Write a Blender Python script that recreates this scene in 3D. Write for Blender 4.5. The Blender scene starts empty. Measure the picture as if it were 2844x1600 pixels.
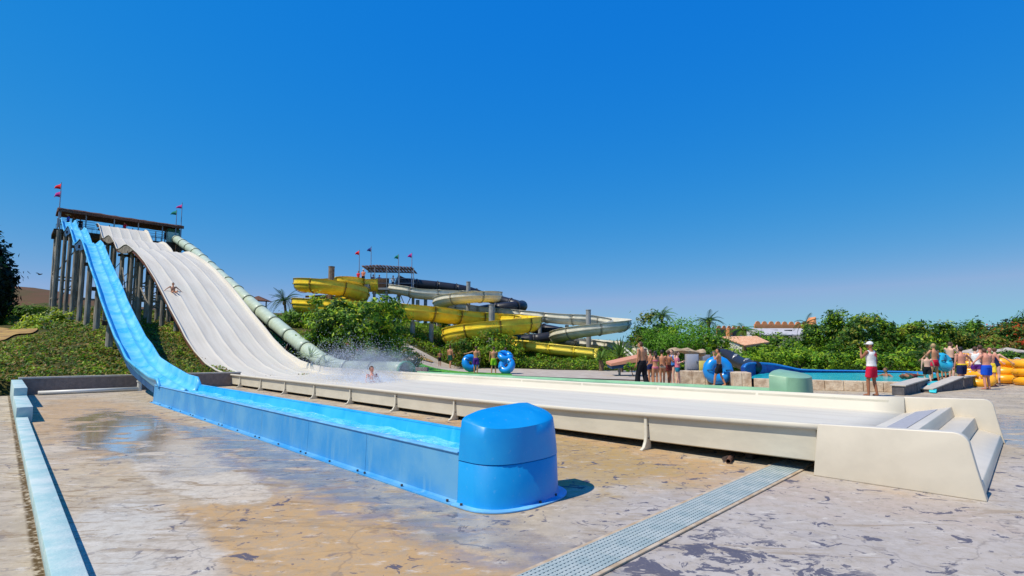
import bpy, bmesh, math, random
import numpy as np
from mathutils import Vector, Matrix, Euler
random.seed(7)
R = math.radians
SC = bpy.context.scene
COL = SC.collection
# ------------------------------------------------------------------ camera
F, HOR, PPY, CAMZ = 1430.0, 975.0, 855.0, 1.5
TH = math.atan((HOR - PPY) / F)
cd = bpy.data.cameras.new('camera'); cam = bpy.data.objects.new('camera', cd); COL.objects.link(cam)
cam.location = (0, 0, CAMZ); cam.rotation_euler = (math.pi / 2 + TH, 0, 0)
cd.sensor_width = 36; cd.lens = 36 * F / 2844; cd.shift_y = (PPY - 800) / 2844
cd.clip_start = 0.05; cd.clip_end = 5000
SC.camera = cam
# ------------------------------------------------------------------ light
_s = np.array([-1422.0, F * math.cos(TH) + (HOR - PPY) * math.sin(TH), 0]); _s /= np.linalg.norm(_s)
S = Vector(_s); N = Vector((S.y, -S.x, 0))          # S runs up the slides, N across them
SUN_EL = R(56)
sh = (N * 0.95 - S * 0.30).normalized()
sund = Vector((-sh.x * math.cos(SUN_EL), -sh.y * math.cos(SUN_EL), math.sin(SUN_EL)))
w = bpy.data.worlds.new('World'); SC.world = w; w.use_nodes = True
nt = w.node_tree; nt.nodes.clear()
sky = nt.nodes.new('ShaderNodeTexSky'); sky.sky_type = 'NISHITA'; sky.sun_disc = False
sky.sun_elevation = SUN_EL; sky.sun_rotation = math.atan2(sund.x, sund.y)
sky.altitude = 0; sky.air_density = 1.0; sky.dust_density = 0.0; sky.ozone_density = 5.0
hs = nt.nodes.new('ShaderNodeHueSaturation'); hs.inputs['Saturation'].default_value = 1.3; hs.inputs['Value'].default_value = 1.0
bg = nt.nodes.new('ShaderNodeBackground'); bg.inputs['Strength'].default_value = 0.10
wo = nt.nodes.new('ShaderNodeOutputWorld')
nt.links.new(sky.outputs[0], hs.inputs['Color'])
# grade of the clear sky: deep saturated blue that stays bright towards the zenith
sp = nt.nodes.new('ShaderNodeSeparateColor'); cb = nt.nodes.new('ShaderNodeCombineColor'); nt.links.new(hs.outputs[0], sp.inputs[0])
for i, (g, am, hi) in enumerate(((1.35, 0.70, 2.6), (0.52, 1.76, 8.0), (0.04, 6.2, 12.0))):
    mn = nt.nodes.new('ShaderNodeClamp'); mn.inputs['Min'].default_value = 0.0; mn.inputs['Max'].default_value = hi
    pw = nt.nodes.new('ShaderNodeMath'); pw.operation = 'POWER'; pw.inputs[1].default_value = g
    ml = nt.nodes.new('ShaderNodeMath'); ml.operation = 'MULTIPLY'; ml.inputs[1].default_value = am
    nt.links.new(sp.outputs[i], mn.inputs[0]); nt.links.new(mn.outputs[0], pw.inputs[0]); nt.links.new(pw.outputs[0], ml.inputs[0]); nt.links.new(ml.outputs[0], cb.inputs[i])
nt.links.new(cb.outputs[0], bg.inputs[0]); nt.links.new(bg.outputs[0], wo.inputs[0])
sl = bpy.data.lights.new('sun', 'SUN'); sl.energy = 4.4; sl.angle = R(0.5); sl.color = (1.0, 0.925, 0.80)
so = bpy.data.objects.new('sun', sl); COL.objects.link(so); so.rotation_euler = sund.to_track_quat('Z', 'Y').to_euler()
so.location = (-20, -10, 40)
SC.view_settings.view_transform = 'Standard'; SC.view_settings.look = 'None'
SC.view_settings.exposure = 0.07; SC.view_settings.gamma = 1.0; SC.view_settings.use_curve_mapping = False
# ------------------------------------------------------------------ pixel helpers (photo pixels 2844x1600)
def ray(px, py):
    u = px - 1422; v = PPY - py
    return Vector((u, F * math.cos(TH) - v * math.sin(TH), F * math.sin(TH) + v * math.cos(TH)))
def P(px, py, d):
    if py == 1: py = HOR       # only the bearing is wanted
    r = ray(px, py); return Vector((0, 0, CAMZ)) + r * (d / r.y)
def W(a, b, z=0.0):
    return S * a + N * b + Vector((0, 0, z))
def AB(p): return p.dot(S), p.dot(N)
# ------------------------------------------------------------------ materials
MATS = {}
def newmat(name):
    m = bpy.data.materials.new(name); m.use_nodes = True
    return m, m.node_tree, m.node_tree.nodes['Principled BSDF']
def mat(name, col, rough=0.6, spec=0.5, var=0.0, vscale=3.0, col2=None, bump=0.0, bscale=30.0, metal=0.0, fac=(0.4, 0.6), trans=0.0, coord='Object', stretch=None, coat=0.0):
    if name in MATS: return MATS[name]
    m, t, b = newmat(name); MATS[name] = m
    b.inputs['Base Color'].default_value = (*col, 1); b.inputs['Roughness'].default_value = rough
    b.inputs['Specular IOR Level'].default_value = spec; b.inputs['Metallic'].default_value = metal
    b.inputs['Coat Weight'].default_value = coat; b.inputs['Coat Roughness'].default_value = 0.15
    tc = t.nodes.new('ShaderNodeTexCoord'); src = tc.outputs[coord]
    if stretch:
        mp = t.nodes.new('ShaderNodeMapping'); mp.inputs['Scale'].default_value = stretch
        t.links.new(src, mp.inputs['Vector']); src = mp.outputs[0]
    if var or col2:
        n = t.nodes.new('ShaderNodeTexNoise'); n.inputs['Scale'].default_value = vscale; n.inputs['Detail'].default_value = 6
        n.inputs['Roughness'].default_value = 0.65
        t.links.new(src, n.inputs['Vector'])
        r = t.nodes.new('ShaderNodeValToRGB'); r.color_ramp.elements[0].position = fac[0]; r.color_ramp.elements[1].position = fac[1]
        c2 = col2 or tuple(min(1, c * (1 + var)) for c in col); c1 = col if col2 else tuple(c * (1 - var) for c in col)
        r.color_ramp.elements[0].color = (*c1, 1); r.color_ramp.elements[1].color = (*c2, 1)
        t.links.new(n.outputs[0], r.inputs[0]); t.links.new(r.outputs[0], b.inputs['Base Color'])
    if bump:
        n2 = t.nodes.new('ShaderNodeTexNoise'); n2.inputs['Scale'].default_value = bscale; n2.inputs['Detail'].default_value = 4
        t.links.new(src, n2.inputs['Vector'])
        bm_ = t.nodes.new('ShaderNodeBump'); bm_.inputs['Strength'].default_value = bump; bm_.inputs['Distance'].default_value = 0.02
        t.links.new(n2.outputs[0], bm_.inputs['Height']); t.links.new(bm_.outputs[0], b.inputs['Normal'])
    if trans:
        tr = t.nodes.new('ShaderNodeBsdfTranslucent'); tr.inputs[0].default_value = (*[min(1, c * 1.6) for c in col], 1)
        mx = t.nodes.new('ShaderNodeMixShader'); mx.inputs[0].default_value = trans
        out = t.nodes['Material Output']
        t.links.new(b.outputs[0], mx.inputs[1]); t.links.new(tr.outputs[0], mx.inputs[2]); t.links.new(mx.outputs[0], out.inputs[0])
    return m
# --- small node language for the bigger materials
class NB:
    def __init__(s, m): s.t = m.node_tree; s.tc = s.t.nodes.new('ShaderNodeTexCoord')
    def link(s, v, sock):
        if isinstance(v, (int, float)): sock.default_value = v
        elif isinstance(v, tuple): sock.default_value = (*v, 1) if len(v) == 3 else v
        else: s.t.links.new(v, sock)
    def noise(s, scale, detail=5, rough=0.6, src=None, stretch=None, loc=(0, 0, 0), rot=0, dist=0):
        src = src or s.tc.outputs['Object']
        mp = s.t.nodes.new('ShaderNodeMapping'); mp.inputs['Location'].default_value = loc; mp.inputs['Rotation'].default_value = (0, 0, rot)
        if stretch: mp.inputs['Scale'].default_value = stretch
        s.t.links.new(src, mp.inputs['Vector'])
        n = s.t.nodes.new('ShaderNodeTexNoise'); n.inputs['Scale'].default_value = scale; n.inputs['Detail'].default_value = detail
        n.inputs['Roughness'].default_value = rough; n.inputs['Distortion'].default_value = dist
        s.t.links.new(mp.outputs[0], n.inputs['Vector']); return n.outputs[0]
    def m(s, op, a, b=0.0, clamp=False):
        n = s.t.nodes.new('ShaderNodeMath'); n.operation = op; n.use_clamp = clamp
        s.link(a, n.inputs[0]); s.link(b, n.inputs[1]); return n.outputs[0]
    def rng(s, v, lo, hi, a=0.0, b=1.0):
        n = s.t.nodes.new('ShaderNodeMapRange'); n.interpolation_type = 'SMOOTHSTEP'; n.inputs['From Min'].default_value = lo; n.inputs['From Max'].default_value = hi
        n.inputs['To Min'].default_value = a; n.inputs['To Max'].default_value = b
        s.link(v, n.inputs['Value']); return n.outputs[0]
    def mix(s, f, a, b):
        n = s.t.nodes.new('ShaderNodeMix'); n.data_type = 'RGBA'
        s.link(f, n.inputs[0]); s.link(a, n.inputs[6]); s.link(b, n.inputs[7]); return n.outputs[2]
    def xyz(s, src=None):
        n = s.t.nodes.new('ShaderNodeSeparateXYZ'); s.t.links.new(src or s.tc.outputs['Object'], n.inputs[0]); return n.outputs
    def bump(s, h, strength, dist=0.02):
        n = s.t.nodes.new('ShaderNodeBump'); n.inputs['Strength'].default_value = strength; n.inputs['Distance'].default_value = dist
        s.link(h, n.inputs['Height']); return n.outputs[0]
# ------------------------------------------------------------------ object helpers
def tag(o, label=None, cat=None, group=None, kind=None):
    if label: o['label'] = label
    if cat: o['category'] = cat
    if group: o['group'] = group
    if kind: o['kind'] = kind
    return o
def thing(name, label, cat, loc=(0, 0, 0), rz=0, group=None):
    o = bpy.data.objects.new(name, None); COL.objects.link(o); o.location = loc; o.rotation_euler = (0, 0, rz)
    o.empty_display_size = 0.2
    return tag(o, label, cat, group)
def link(name, me, m, parent=None, smooth=False, world=True):
    me.name = name
    if m is not None:
        for x in (m if isinstance(m, (list, tuple)) else [m]): me.materials.append(x)
    if smooth: me.shade_smooth()
    o = bpy.data.objects.new(name, me); COL.objects.link(o)
    if parent:
        o.parent = parent
        if world: o.matrix_parent_inverse = mw(parent).inverted()
    return o
def mw(o):
    m = Matrix.Translation(o.location) @ o.rotation_euler.to_matrix().to_4x4() @ Matrix.Diagonal((*o.scale, 1))
    return (mw(o.parent) @ o.matrix_parent_inverse @ m) if o.parent else m
def copy_tree(o, parent=None):
    c = o.copy(); COL.objects.link(c); c.parent = parent
    for ch in list(o.children): copy_tree(ch, c)
    return c
def mesh(vs, fs, name='m'):
    me = bpy.data.meshes.new(name); me.from_pydata([tuple(v) for v in vs], [], fs); me.update(); return me
class MB:
    """collects simple solids into one mesh"""
    def __init__(s): s.v = []; s.f = []
    def add(s, vs, fs):
        k = len(s.v); s.v += [Vector(v) for v in vs]; s.f += [tuple(i + k for i in f) for f in fs]; return s
    def box(s, c, size, M=None):
        hx, hy, hz = [q / 2 for q in size]
        vs = [Vector((x, y, z)) for x in (-hx, hx) for y in (-hy, hy) for z in (-hz, hz)]
        if M is not None: vs = [M @ v for v in vs]
        c = Vector(c)
        return s.add([v + c for v in vs], [(0, 1, 3, 2), (4, 6, 7, 5), (0, 4, 5, 1), (2, 3, 7, 6), (0, 2, 6, 4), (1, 5, 7, 3)])
    def abox(s, a0, a1, b0, b1, z0, z1):
        vs = [W(a, b, z) for a in (a0, a1) for b in (b0, b1) for z in (z0, z1)]
        return s.add(vs, [(0, 2, 3, 1), (4, 5, 7, 6), (0, 1, 5, 4), (2, 6, 7, 3), (0, 4, 6, 2), (1, 3, 7, 5)])
    def bar(s, p, q, w, h=None):
        p = Vector(p); q = Vector(q); h = h or w; d = (q - p); L = d.length
        if L < 1e-6: return s
        d.normalize(); up = Vector((0, 0, 1)) if abs(d.z) < 0.95 else S.copy()
        x = d.cross(up).normalized(); y = x.cross(d)
        vs = [e + x * (i * w / 2) + y * (j * h / 2) for e in (p, q) for i in (-1, 1) for j in (-1, 1)]
        return s.add(vs, [(0, 1, 3, 2), (4, 6, 7, 5), (0, 4, 5, 1), (2, 3, 7, 6), (0, 2, 6, 4), (1, 5, 7, 3)])
    def tube(s, pts, rs, n=10, cap=True):
        pts = [Vector(p) for p in pts]
        if not isinstance(rs, (list, tuple)): rs = [rs] * len(pts)
        k = len(s.v); ref = None
        for i, p in enumerate(pts):
            t = (pts[min(i + 1, len(pts) - 1)] - pts[max(i - 1, 0)])
            t = t.normalized() if t.length > 1e-9 else Vector((0, 0, 1))
            if ref is None: ref = t.orthogonal().normalized()
            ref = (ref - t * ref.dot(t)).normalized(); q = t.cross(ref)
            for j in range(n):
                an = 2 * math.pi * j / n; s.v.append(p + (ref * math.cos(an) + q * math.sin(an)) * rs[i])
        for i in range(len(pts) - 1):
            for j in range(n):
                j2 = (j + 1) % n; s.f.append((k + i * n + j, k + i * n + j2, k + (i + 1) * n + j2, k + (i + 1) * n + j))
        if cap:
            s.f.append(tuple(k + j for j in reversed(range(n)))); s.f.append(tuple(k + (len(pts) - 1) * n + j for j in range(n)))
        return s
    def ell(s, c, r, n=10, m=7, M=None):
        k = len(s.v); c = Vector(c)
        for i in range(m + 1):
            ph = math.pi * i / m
            for j in range(n):
                an = 2 * math.pi * j / n
                v = Vector((r[0] * math.sin(ph) * math.cos(an), r[1] * math.sin(ph) * math.sin(an), r[2] * math.cos(ph)))
                if M is not None: v = M @ v
                s.v.append(c + v)
        for i in range(m):
            for j in range(n):
                j2 = (j + 1) % n; s.f.append((k + i * n + j, k + (i + 1) * n + j, k + (i + 1) * n + j2, k + i * n + j2))
        return s
    def prism(s, poly, off):
        """poly: list of Vectors, extruded by vector off"""
        n = len(poly); k = len(s.v); off = Vector(off); s.v += [Vector(p) for p in poly] + [Vector(p) + off for p in poly]
        s.f.append(tuple(k + i for i in reversed(range(n)))); s.f.append(tuple(k + n + i for i in range(n)))
        for i in range(n):
            j = (i + 1) % n; s.f.append((k + i, k + j, k + n + j, k + n + i))
        return s
    def me(s, fix=True):
        m_ = mesh(s.v, s.f)
        if fix:
            b = bmesh.new(); b.from_mesh(m_); bmesh.ops.remove_doubles(b, verts=b.verts, dist=1e-5); bmesh.ops.recalc_face_normals(b, faces=b.faces); b.to_mesh(m_); b.free()
        return m_
    def build(s, name, m, parent=None, smooth=False, fix=True): return link(name, s.me(fix), m, parent, smooth)
def autosmooth(o, ang=40):
    me = o.data; me.shade_smooth(); me.set_sharp_from_angle(angle=R(ang)); return o
def bevel(o, wdt=0.01, seg=2, ang=40):
    bm_ = bmesh.new(); bm_.from_mesh(o.data)
    es = [e for e in bm_.edges if len(e.link_faces) == 2 and e.calc_face_angle(0) > R(ang)]
    bmesh.ops.bevel(bm_, geom=es, offset=wdt, segments=seg, affect='EDGES', profile=0.5, clamp_overlap=True)
    bm_.to_mesh(o.data); bm_.free(); autosmooth(o, 35); return o
def interp(x, tab):
    xs = [t[0] for t in tab]; ys = [t[1] for t in tab]; return float(np.interp(x, xs, ys))
def cr(pts, n=8):
    """Catmull-Rom through Vectors"""
    out = []; P_ = [pts[0]] + list(pts) + [pts[-1]]
    for i in range(1, len(P_) - 2):
        p0, p1, p2, p3 = P_[i - 1], P_[i], P_[i + 1], P_[i + 2]
        for k in range(n):
            t = k / n; out.append(0.5 * ((2 * p1) + (p2 - p0) * t + (2 * p0 - 5 * p1 + 4 * p2 - p3) * t * t + (3 * p1 - p0 - 3 * p2 + p3) * t ** 3))
    out.append(pts[-1].copy()); return out
# ------------------------------------------------------------------ palette
M_white = mat('slide_white_gelcoat', (0.66, 0.585, 0.46), 0.38, 0.4, var=0.05, vscale=1.2, bump=0.05, bscale=14)
M_cream = mat('slide_cream_gelcoat', (0.62, 0.57, 0.45), 0.5, 0.4, var=0.06, vscale=1.5, stretch=(1, 1, 3))
M_wood = mat('weathered_timber', (0.17, 0.145, 0.11), 0.85, 0.2, col2=(0.36, 0.33, 0.27), vscale=6, stretch=(1, 1, 0.15), bump=0.3, bscale=20)
M_woodd = mat('dark_timber', (0.055, 0.035, 0.025), 0.85, 0.2, col2=(0.12, 0.08, 0.055), vscale=6, bump=0.2)
M_steel = mat('galvanised_steel', (0.30, 0.31, 0.31), 0.5, 0.5, metal=0.5)
M_brown = mat('thatch_fascia', (0.10, 0.045, 0.03), 0.9, 0.1, col2=(0.20, 0.11, 0.08), vscale=8, bump=0.5, bscale=30)
M_green = mat('slide_pale_green', (0.50, 0.58, 0.43), 0.4, 0.4, var=0.07, vscale=2)
M_greend = mat('cap_green', (0.24, 0.42, 0.26), 0.35, 0.4, var=0.08, vscale=2)
M_ring = mat('ring_dark_green', (0.14, 0.17, 0.11), 0.6)
M_yel = mat('slide_yellow', (1.0, 0.68, 0.045), 0.38, 0.4, var=0.12, vscale=1.5)
M_yelp = mat('slide_yellow_rim', (0.95, 0.74, 0.10), 0.4, 0.4)
M_black = mat('slide_black', (0.022, 0.022, 0.028), 0.4, 0.4)
M_paleg = mat('slide_ivory', (0.72, 0.68, 0.55), 0.45, 0.4, var=0.08, vscale=1.5)
M_seam = mat('seam_dark_ochre', (0.28, 0.16, 0.02), 0.6)
M_seamg = mat('seam_grey', (0.33, 0.31, 0.24), 0.6)
M_bolt = mat('bolt_rusty', (0.07, 0.05, 0.04), 0.6)
M_concwall = mat('wall_concrete', (0.25, 0.195, 0.165), 0.9, 0.2, var=0.12, vscale=9, bump=0.6, bscale=60)
M_conctop = mat('wall_cap_concrete', (0.50, 0.45, 0.38), 0.9, 0.2, var=0.1, vscale=5, bump=0.3)
M_kerb = mat('kerb_paint_pale_blue', (0.33, 0.50, 0.49), 0.8, 0.2, col2=(0.52, 0.60, 0.56), vscale=2.5, bump=0.25, bscale=40)
M_stone = mat('stone_block', (0.46, 0.33, 0.22), 0.9, 0.2, col2=(0.70, 0.56, 0.40), vscale=3.5, bump=0.8, bscale=18)
M_pinkbrick = mat('pink_brick', (0.50, 0.30, 0.22), 0.9, 0.2, var=0.15, vscale=5, bump=0.4)
M_tube_blue = mat('swim_ring_blue', (0.01, 0.26, 0.72), 0.3, 0.5, coat=0.3)
M_tube_yel = mat('swim_ring_yellow', (0.95, 0.42, 0.015), 0.3, 0.5)
M_dark = mat('shade_cloth_dark', (0.03, 0.03, 0.035), 0.8)
M_skin = {}
def skin(c): return mat('skin_' + c, {'tan': (0.52, 0.235, 0.12), 'pale': (0.70, 0.40, 0.28), 'brown': (0.34, 0.135, 0.065), 'red': (0.62, 0.27, 0.18)}[c], 0.5, 0.4, var=0.06, vscale=6)
def cloth(n, c): return mat('cloth_' + n, c, 0.85, 0.2, var=0.08, vscale=12)
def blue_mat(name, base, fade, rl=(.25, .5)):
    m, t, b = newmat(name); k = NB(m)
    x = k.xyz()
    n1 = k.noise(1.3, 6, 0.6); n2 = k.noise(6, 4, 0.6, stretch=(1, 1, 0.12)); n3 = k.noise(22, 3)
    f = k.rng(n1, 0.35, 0.68); s_ = k.rng(n2, 0.48, 0.72)
    f2 = k.m('MULTIPLY', k.m('MAXIMUM', f, s_), 0.75)
    c = k.mix(f2, base, fade); c = k.mix(k.rng(n3, 0.62, 0.75, 0, 0.1), c, (0.45, 0.62, 0.70))
    k.link(c, b.inputs['Base Color']); k.link(k.rng(n1, 0.3, 0.7, *rl), b.inputs['Roughness'])
    k.link(k.bump(k.noise(5, 2), 0.05, 0.02), b.inputs['Normal'])
    return m
M_blue = blue_mat('slide_blue_gelcoat', (0.001, 0.245, 0.62), (0.006, 0.32, 0.68))
M_bluef = blue_mat('slide_blue_faded', (0.035, 0.28, 0.60), (0.15, 0.39, 0.58), rl=(.42, .7))
M_bluet = blue_mat('slide_blue_trough', (0.012, 0.38, 0.74), (0.06, 0.50, 0.78))
M_bluec = blue_mat('slide_blue_chute', (0.06, 0.45, 0.78), (0.22, 0.62, 0.84))
M_bluerim = mat('slide_blue_rim', (0.16, 0.46, 0.78), 0.45, 0.4, var=0.15, vscale=4)
# ------------------------------------------------------------------ ground
M_ground, _t, _b = newmat('wet_concrete_paving'); k = NB(M_ground)
X = k.xyz()
a_ = k.m('ADD', k.m('MULTIPLY', X[0], S.x), k.m('MULTIPLY', X[1], S.y)); b_ = k.m('ADD', k.m('MULTIPLY', X[0], N.x), k.m('MULTIPLY', X[1], N.y))
base = k.mix(k.rng(k.noise(0.9, 6, 0.62), 0.38, 0.66), (0.40, 0.33, 0.235), (0.56, 0.47, 0.35))
base = k.mix(k.rng(k.noise(0.45, 5, 0.6, loc=(4, 2, 0)), 0.45, 0.6), base, (0.52, 0.42, 0.28))
def blob(ca, cb, ra, rb, edge=0.25, amp=0.8, sc=1.2):
    da = k.m('DIVIDE', k.m('SUBTRACT', a_, ca), ra); db = k.m('DIVIDE', k.m('SUBTRACT', b_, cb), rb)
    r = k.m('SQRT', k.m('ADD', k.m('MULTIPLY', da, da), k.m('MULTIPLY', db, db)))
    r = k.m('ADD', r, k.m('MULTIPLY', k.m('SUBTRACT', k.noise(sc, 6, 0.65, loc=(ca, cb, 0)), 0.5), amp * 2))
    return k.rng(r, 1 - edge, 1 + edge, 1, 0)
orange = k.m('MAXIMUM', blob(3.9, 1.75, 2.3, 0.95, sc=1.6), k.m('MAXIMUM', blob(6.0, 6.2, 6.0, 1.0, sc=1.0), k.m('MULTIPLY', blob(15, 1.7, 6, 1.3, 0.3, 0.9, 0.7), .8)))
base = k.mix(k.m('MULTIPLY', orange, 0.85), base, (0.50, 0.30, 0.12))
base = k.mix(k.m('MULTIPLY', blob(5.6, 5.4, 2.6, 1.6, .12, 1.0, 1.5), 0.8), base, (0.42, 0.28, 0.10))
grey = k.m('MAXIMUM', blob(0.5, 4.6, 2.4, 3.0, sc=0.8), blob(-4, 6, 5, 6, sc=0.6))
base = k.mix(k.m('MULTIPLY', grey, 0.7), base, (0.44, 0.40, 0.375))
white = blob(7.9, 1.85, 2.4, 0.55, 0.06, 0.5); base = k.mix(k.m('MULTIPLY', white, 0.75), base, (0.60, 0.53, 0.42))
pale2 = blob(5.0, 0.85, 1.5, 0.45, 0.2, 0.5); base = k.mix(k.m('MULTIPLY', pale2, 0.7), base, (0.55, 0.53, 0.47))
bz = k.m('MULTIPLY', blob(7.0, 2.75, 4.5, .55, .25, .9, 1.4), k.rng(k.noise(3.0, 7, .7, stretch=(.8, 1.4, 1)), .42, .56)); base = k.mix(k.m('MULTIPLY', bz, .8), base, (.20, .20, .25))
# long rust and mud streaks along the fall of the floor
st = k.rng(k.noise(1.2, 8, 0.75, stretch=(0.45, 2.4, 1), dist=.5), 0.54, 0.64)
base = k.mix(k.m('MULTIPLY', st, 0.55), base, (0.25, 0.175, 0.10))
st2 = k.rng(k.noise(2.6, 8, 0.78, stretch=(.6, 2.2, 1), loc=(7, 1, 0), dist=.8), 0.53, 0.60)
base = k.mix(k.m('MULTIPLY', k.m('MULTIPLY', st2, k.rng(a_, 1, 7)), 0.75), base, (0.24, 0.15, 0.065))
mott = k.noise(9, 6, 0.72); base = k.mix(k.rng(mott, .42, .66, 0, .55), base, (0.34, 0.28, 0.21)); base = k.mix(k.rng(mott, .56, .72, 0, .0), base, (0.6, .5, .4))
pale = k.rng(k.noise(5, 7, 0.7, stretch=(.7, 1.6, 1), loc=(2, 8, 0)), .56, .66); base = k.mix(k.m('MULTIPLY', pale, .5), base, (.66, .61, .53))
# dark damp marks
sp = k.rng(k.noise(3.6, 7, 0.66, stretch=(1, 1.25, 1), dist=0.9), 0.595, 0.62)
sp = k.m('MAXIMUM', sp, k.m('MULTIPLY', k.rng(k.noise(11, 4, 0.6, stretch=(1, 1.1, 1), dist=.5), .64, .67), .8))
spz = k.m('MAXIMUM', k.rng(b_, 1.8, 3.2), k.rng(k.noise(0.5, 3, loc=(9, 0, 0)), 0.46, 0.56))
sp = k.m('MAXIMUM', sp, k.m('MULTIPLY', k.rng(k.noise(3.2, 7, 0.7, stretch=(1, 1.3, 1), loc=(3, 5, 0), dist=.9), .515, .54), blob(1.5, 3.3, 1.1, 1.2, .2, .8, 1.2)))
damp = k.m('MULTIPLY', sp, k.m('MAXIMUM', k.m('MULTIPLY', spz, 0.9), 0.35))
base = k.mix(damp, base, (0.075, 0.075, 0.11))
vor = k.t.nodes.new('ShaderNodeTexVoronoi'); vor.feature = 'DISTANCE_TO_EDGE'; vor.inputs['Scale'].default_value = .32
vmp = k.t.nodes.new('ShaderNodeVectorMath'); vmp.operation = 'ADD'; nz_ = k.t.nodes.new('ShaderNodeTexNoise'); nz_.inputs['Scale'].default_value = 1.5; nz_.inputs['Detail'].default_value = 6
k.t.links.new(k.tc.outputs['Object'], nz_.inputs['Vector']); k.t.links.new(k.tc.outputs['Object'], vmp.inputs[0]); k.t.links.new(nz_.outputs['Color'], vmp.inputs[1]); k.t.links.new(vmp.outputs[0], vor.inputs['Vector'])
crk = k.m('MULTIPLY', k.rng(vor.outputs['Distance'], .0, .006, 1, 0), .55); base = k.mix(k.m('MULTIPLY', crk, .6), base, (.12, .10, .10))
fine = k.noise(45, 4, 0.7); base = k.mix(k.rng(fine, 0.50, 0.75, 0, 0.4), base, (0.27, 0.24, 0.21))
dirt = k.m('MULTIPLY', k.rng(k.m('ABSOLUTE', k.m('SUBTRACT', k.m('SUBTRACT', b_, k.m('MULTIPLY', a_, 0.001)), 0.275)), 0.014, 0.045, 1, 0), k.rng(k.noise(14, 4), 0.38, 0.52))
base = k.mix(dirt, base, (0.10, 0.06, 0.02))
wet = k.m('MAXIMUM', blob(12.0, 1.9, 4.5, 0.9, 0.3, 0.9, 0.8), k.m('MULTIPLY', blob(7, 3, 5, 0.6, 0.3, 0.8), 0.8))
wet = k.m('MULTIPLY', k.m('MAXIMUM', wet, k.m('MULTIPLY', blob(0, 14, 5, 3.0), 0.8)), k.rng(k.noise(2.0, 5, 0.6, stretch=(0.7, 1.6, 1)), 0.33, 0.50))
wetall = k.m('MAXIMUM', wet, k.m('MULTIPLY', damp, 0.3))
mul = k.mix(k.m('MULTIPLY', wet, 0.40), base, (0.20, 0.15, 0.10))
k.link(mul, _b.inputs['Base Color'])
k.link(k.rng(wetall, 0.1, 0.9, 0.75, 0.09), _b.inputs['Roughness'])
k.link(k.rng(wetall, 0.1, 0.9, 0.15, 0.5), _b.inputs['Specular IOR Level'])
hgt = k.m('ADD', k.m('MULTIPLY', fine, 0.35), k.noise(7, 5, 0.6))
k.link(k.bump(k.m('MULTIPLY', hgt, k.rng(wet, 0, 1, 1, 0.15)), 0.30, 0.012), _b.inputs['Normal'])
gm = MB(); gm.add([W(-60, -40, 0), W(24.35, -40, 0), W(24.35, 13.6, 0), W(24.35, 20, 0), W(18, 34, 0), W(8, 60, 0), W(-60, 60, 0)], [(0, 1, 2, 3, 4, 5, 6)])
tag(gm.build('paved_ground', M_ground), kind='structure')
for o in COL.objects:
    if o.name == 'paved_ground':
        if o.data.polygons[0].normal.z < 0: o.data.flip_normals()
# joints of the concrete slabs
M_joint = mat('concrete_joint', (0.20, 0.17, 0.14), 0.9)
# terrain: controlled by surveyed points (x, y, z)
ctl = []
def cp_ab(a, b, z): p = W(a, b); ctl.append((p.x, p.y, z))
def cp_px(px, d, z): ctl.append(((px - 1422) / F * math.cos(TH) * d, d, z))
for a, z in ((24.6, .48), (27, .75), (30, 1.4), (34, 2.2), (39, 2.8), (44, 3.05), (50, 3.4), (58, 4.1), (72, 5.7), (95, 8)): cp_ab(a, 3.5, z)
for b in (-12, -4, .3):
    for a, z in ((24.6, .45), (27, .62), (30, .9), (34, 1.35), (40, 2.0), (50, 2.95), (60, 3.6), (75, 4.8), (95, 7)): cp_ab(a, b, z)
for a, z in ((24.6, .2), (28, .35), (30, .8), (34, 1.9), (38, 2.6), (44, 3.1), (50, 3.5), (60, 4.4), (74, 6), (95, 8)): cp_ab(a, 8.5, z)
for a, z in ((24.6, .1), (30, .35), (34, 1.0), (40, 2.3), (50, 3.5), (64, 5), (90, 7.5)): cp_ab(a, 13, z)
for px, d, z in ((970, 36, .8), (850, 42, 2.2), (1100, 34, .15), (1225, 40, .2), (1250, 44, .27), (1320, 38, .02), (1160, 42, 1.0), (1140, 48, 3.0), (1250, 55, 3.6), (1000, 55, 4.2), (900, 60, 5),
                 (1400, 41, .05), (1400, 46, 1.0), (1400, 54, 2.8), (1600, 40, .02), (1600, 44, .6), (1600, 54, 1.8), (1750, 38, .02), (1780, 46, .8), (1900, 40, .05), (1900, 60, 1.2),
                 (2200, 30, .0), (2200, 45, .6), (2600, 30, 0), (2600, 45, .5), (2840, 30, 0), (2840, 60, .6), (1422, 90, 4), (2200, 90, 2), (900, 100, 6), (300, 120, 8), (2800, 120, 2), (1422, 150, 5)):
    cp_px(px, d, z)
ctl = np.array(ctl)
def rb(A, B): return np.sqrt(((A[:, None, :] - B[None, :, :]) ** 2).sum(-1) + 4.0)
_n = len(ctl); K = rb(ctl[:, :2], ctl[:, :2]) - 0.02 * np.eye(_n)
A_ = np.zeros((_n + 1, _n + 1)); A_[:_n, :_n] = K; A_[:_n, _n] = 1; A_[_n, :_n] = 1
RW = np.linalg.solve(A_, np.append(ctl[:, 2], 0))
def terr(pts):
    pts = np.asarray(pts, float).reshape(-1, 2); z = rb(pts, ctl[:, :2]) @ RW[:_n] + RW[_n]
    return np.clip(z, -0.2, 14)
def tz(p): return float(terr([(p[0], p[1])])[0])
xs = np.concatenate([np.arange(-160, -75, 5.0), np.arange(-75, 60, 0.8), np.arange(60, 200, 5.0)])
ys = np.concatenate([np.arange(-30, 10, 5.0), np.arange(10, 75, 0.8), np.arange(75, 200, 5.0)])
gx, gy = np.meshgrid(xs, ys); gz = terr(np.stack([gx.ravel(), gy.ravel()], 1)).reshape(gx.shape)
ga = gx * S.x + gy * S.y; gb = gx * N.x + gy * N.y
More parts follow.
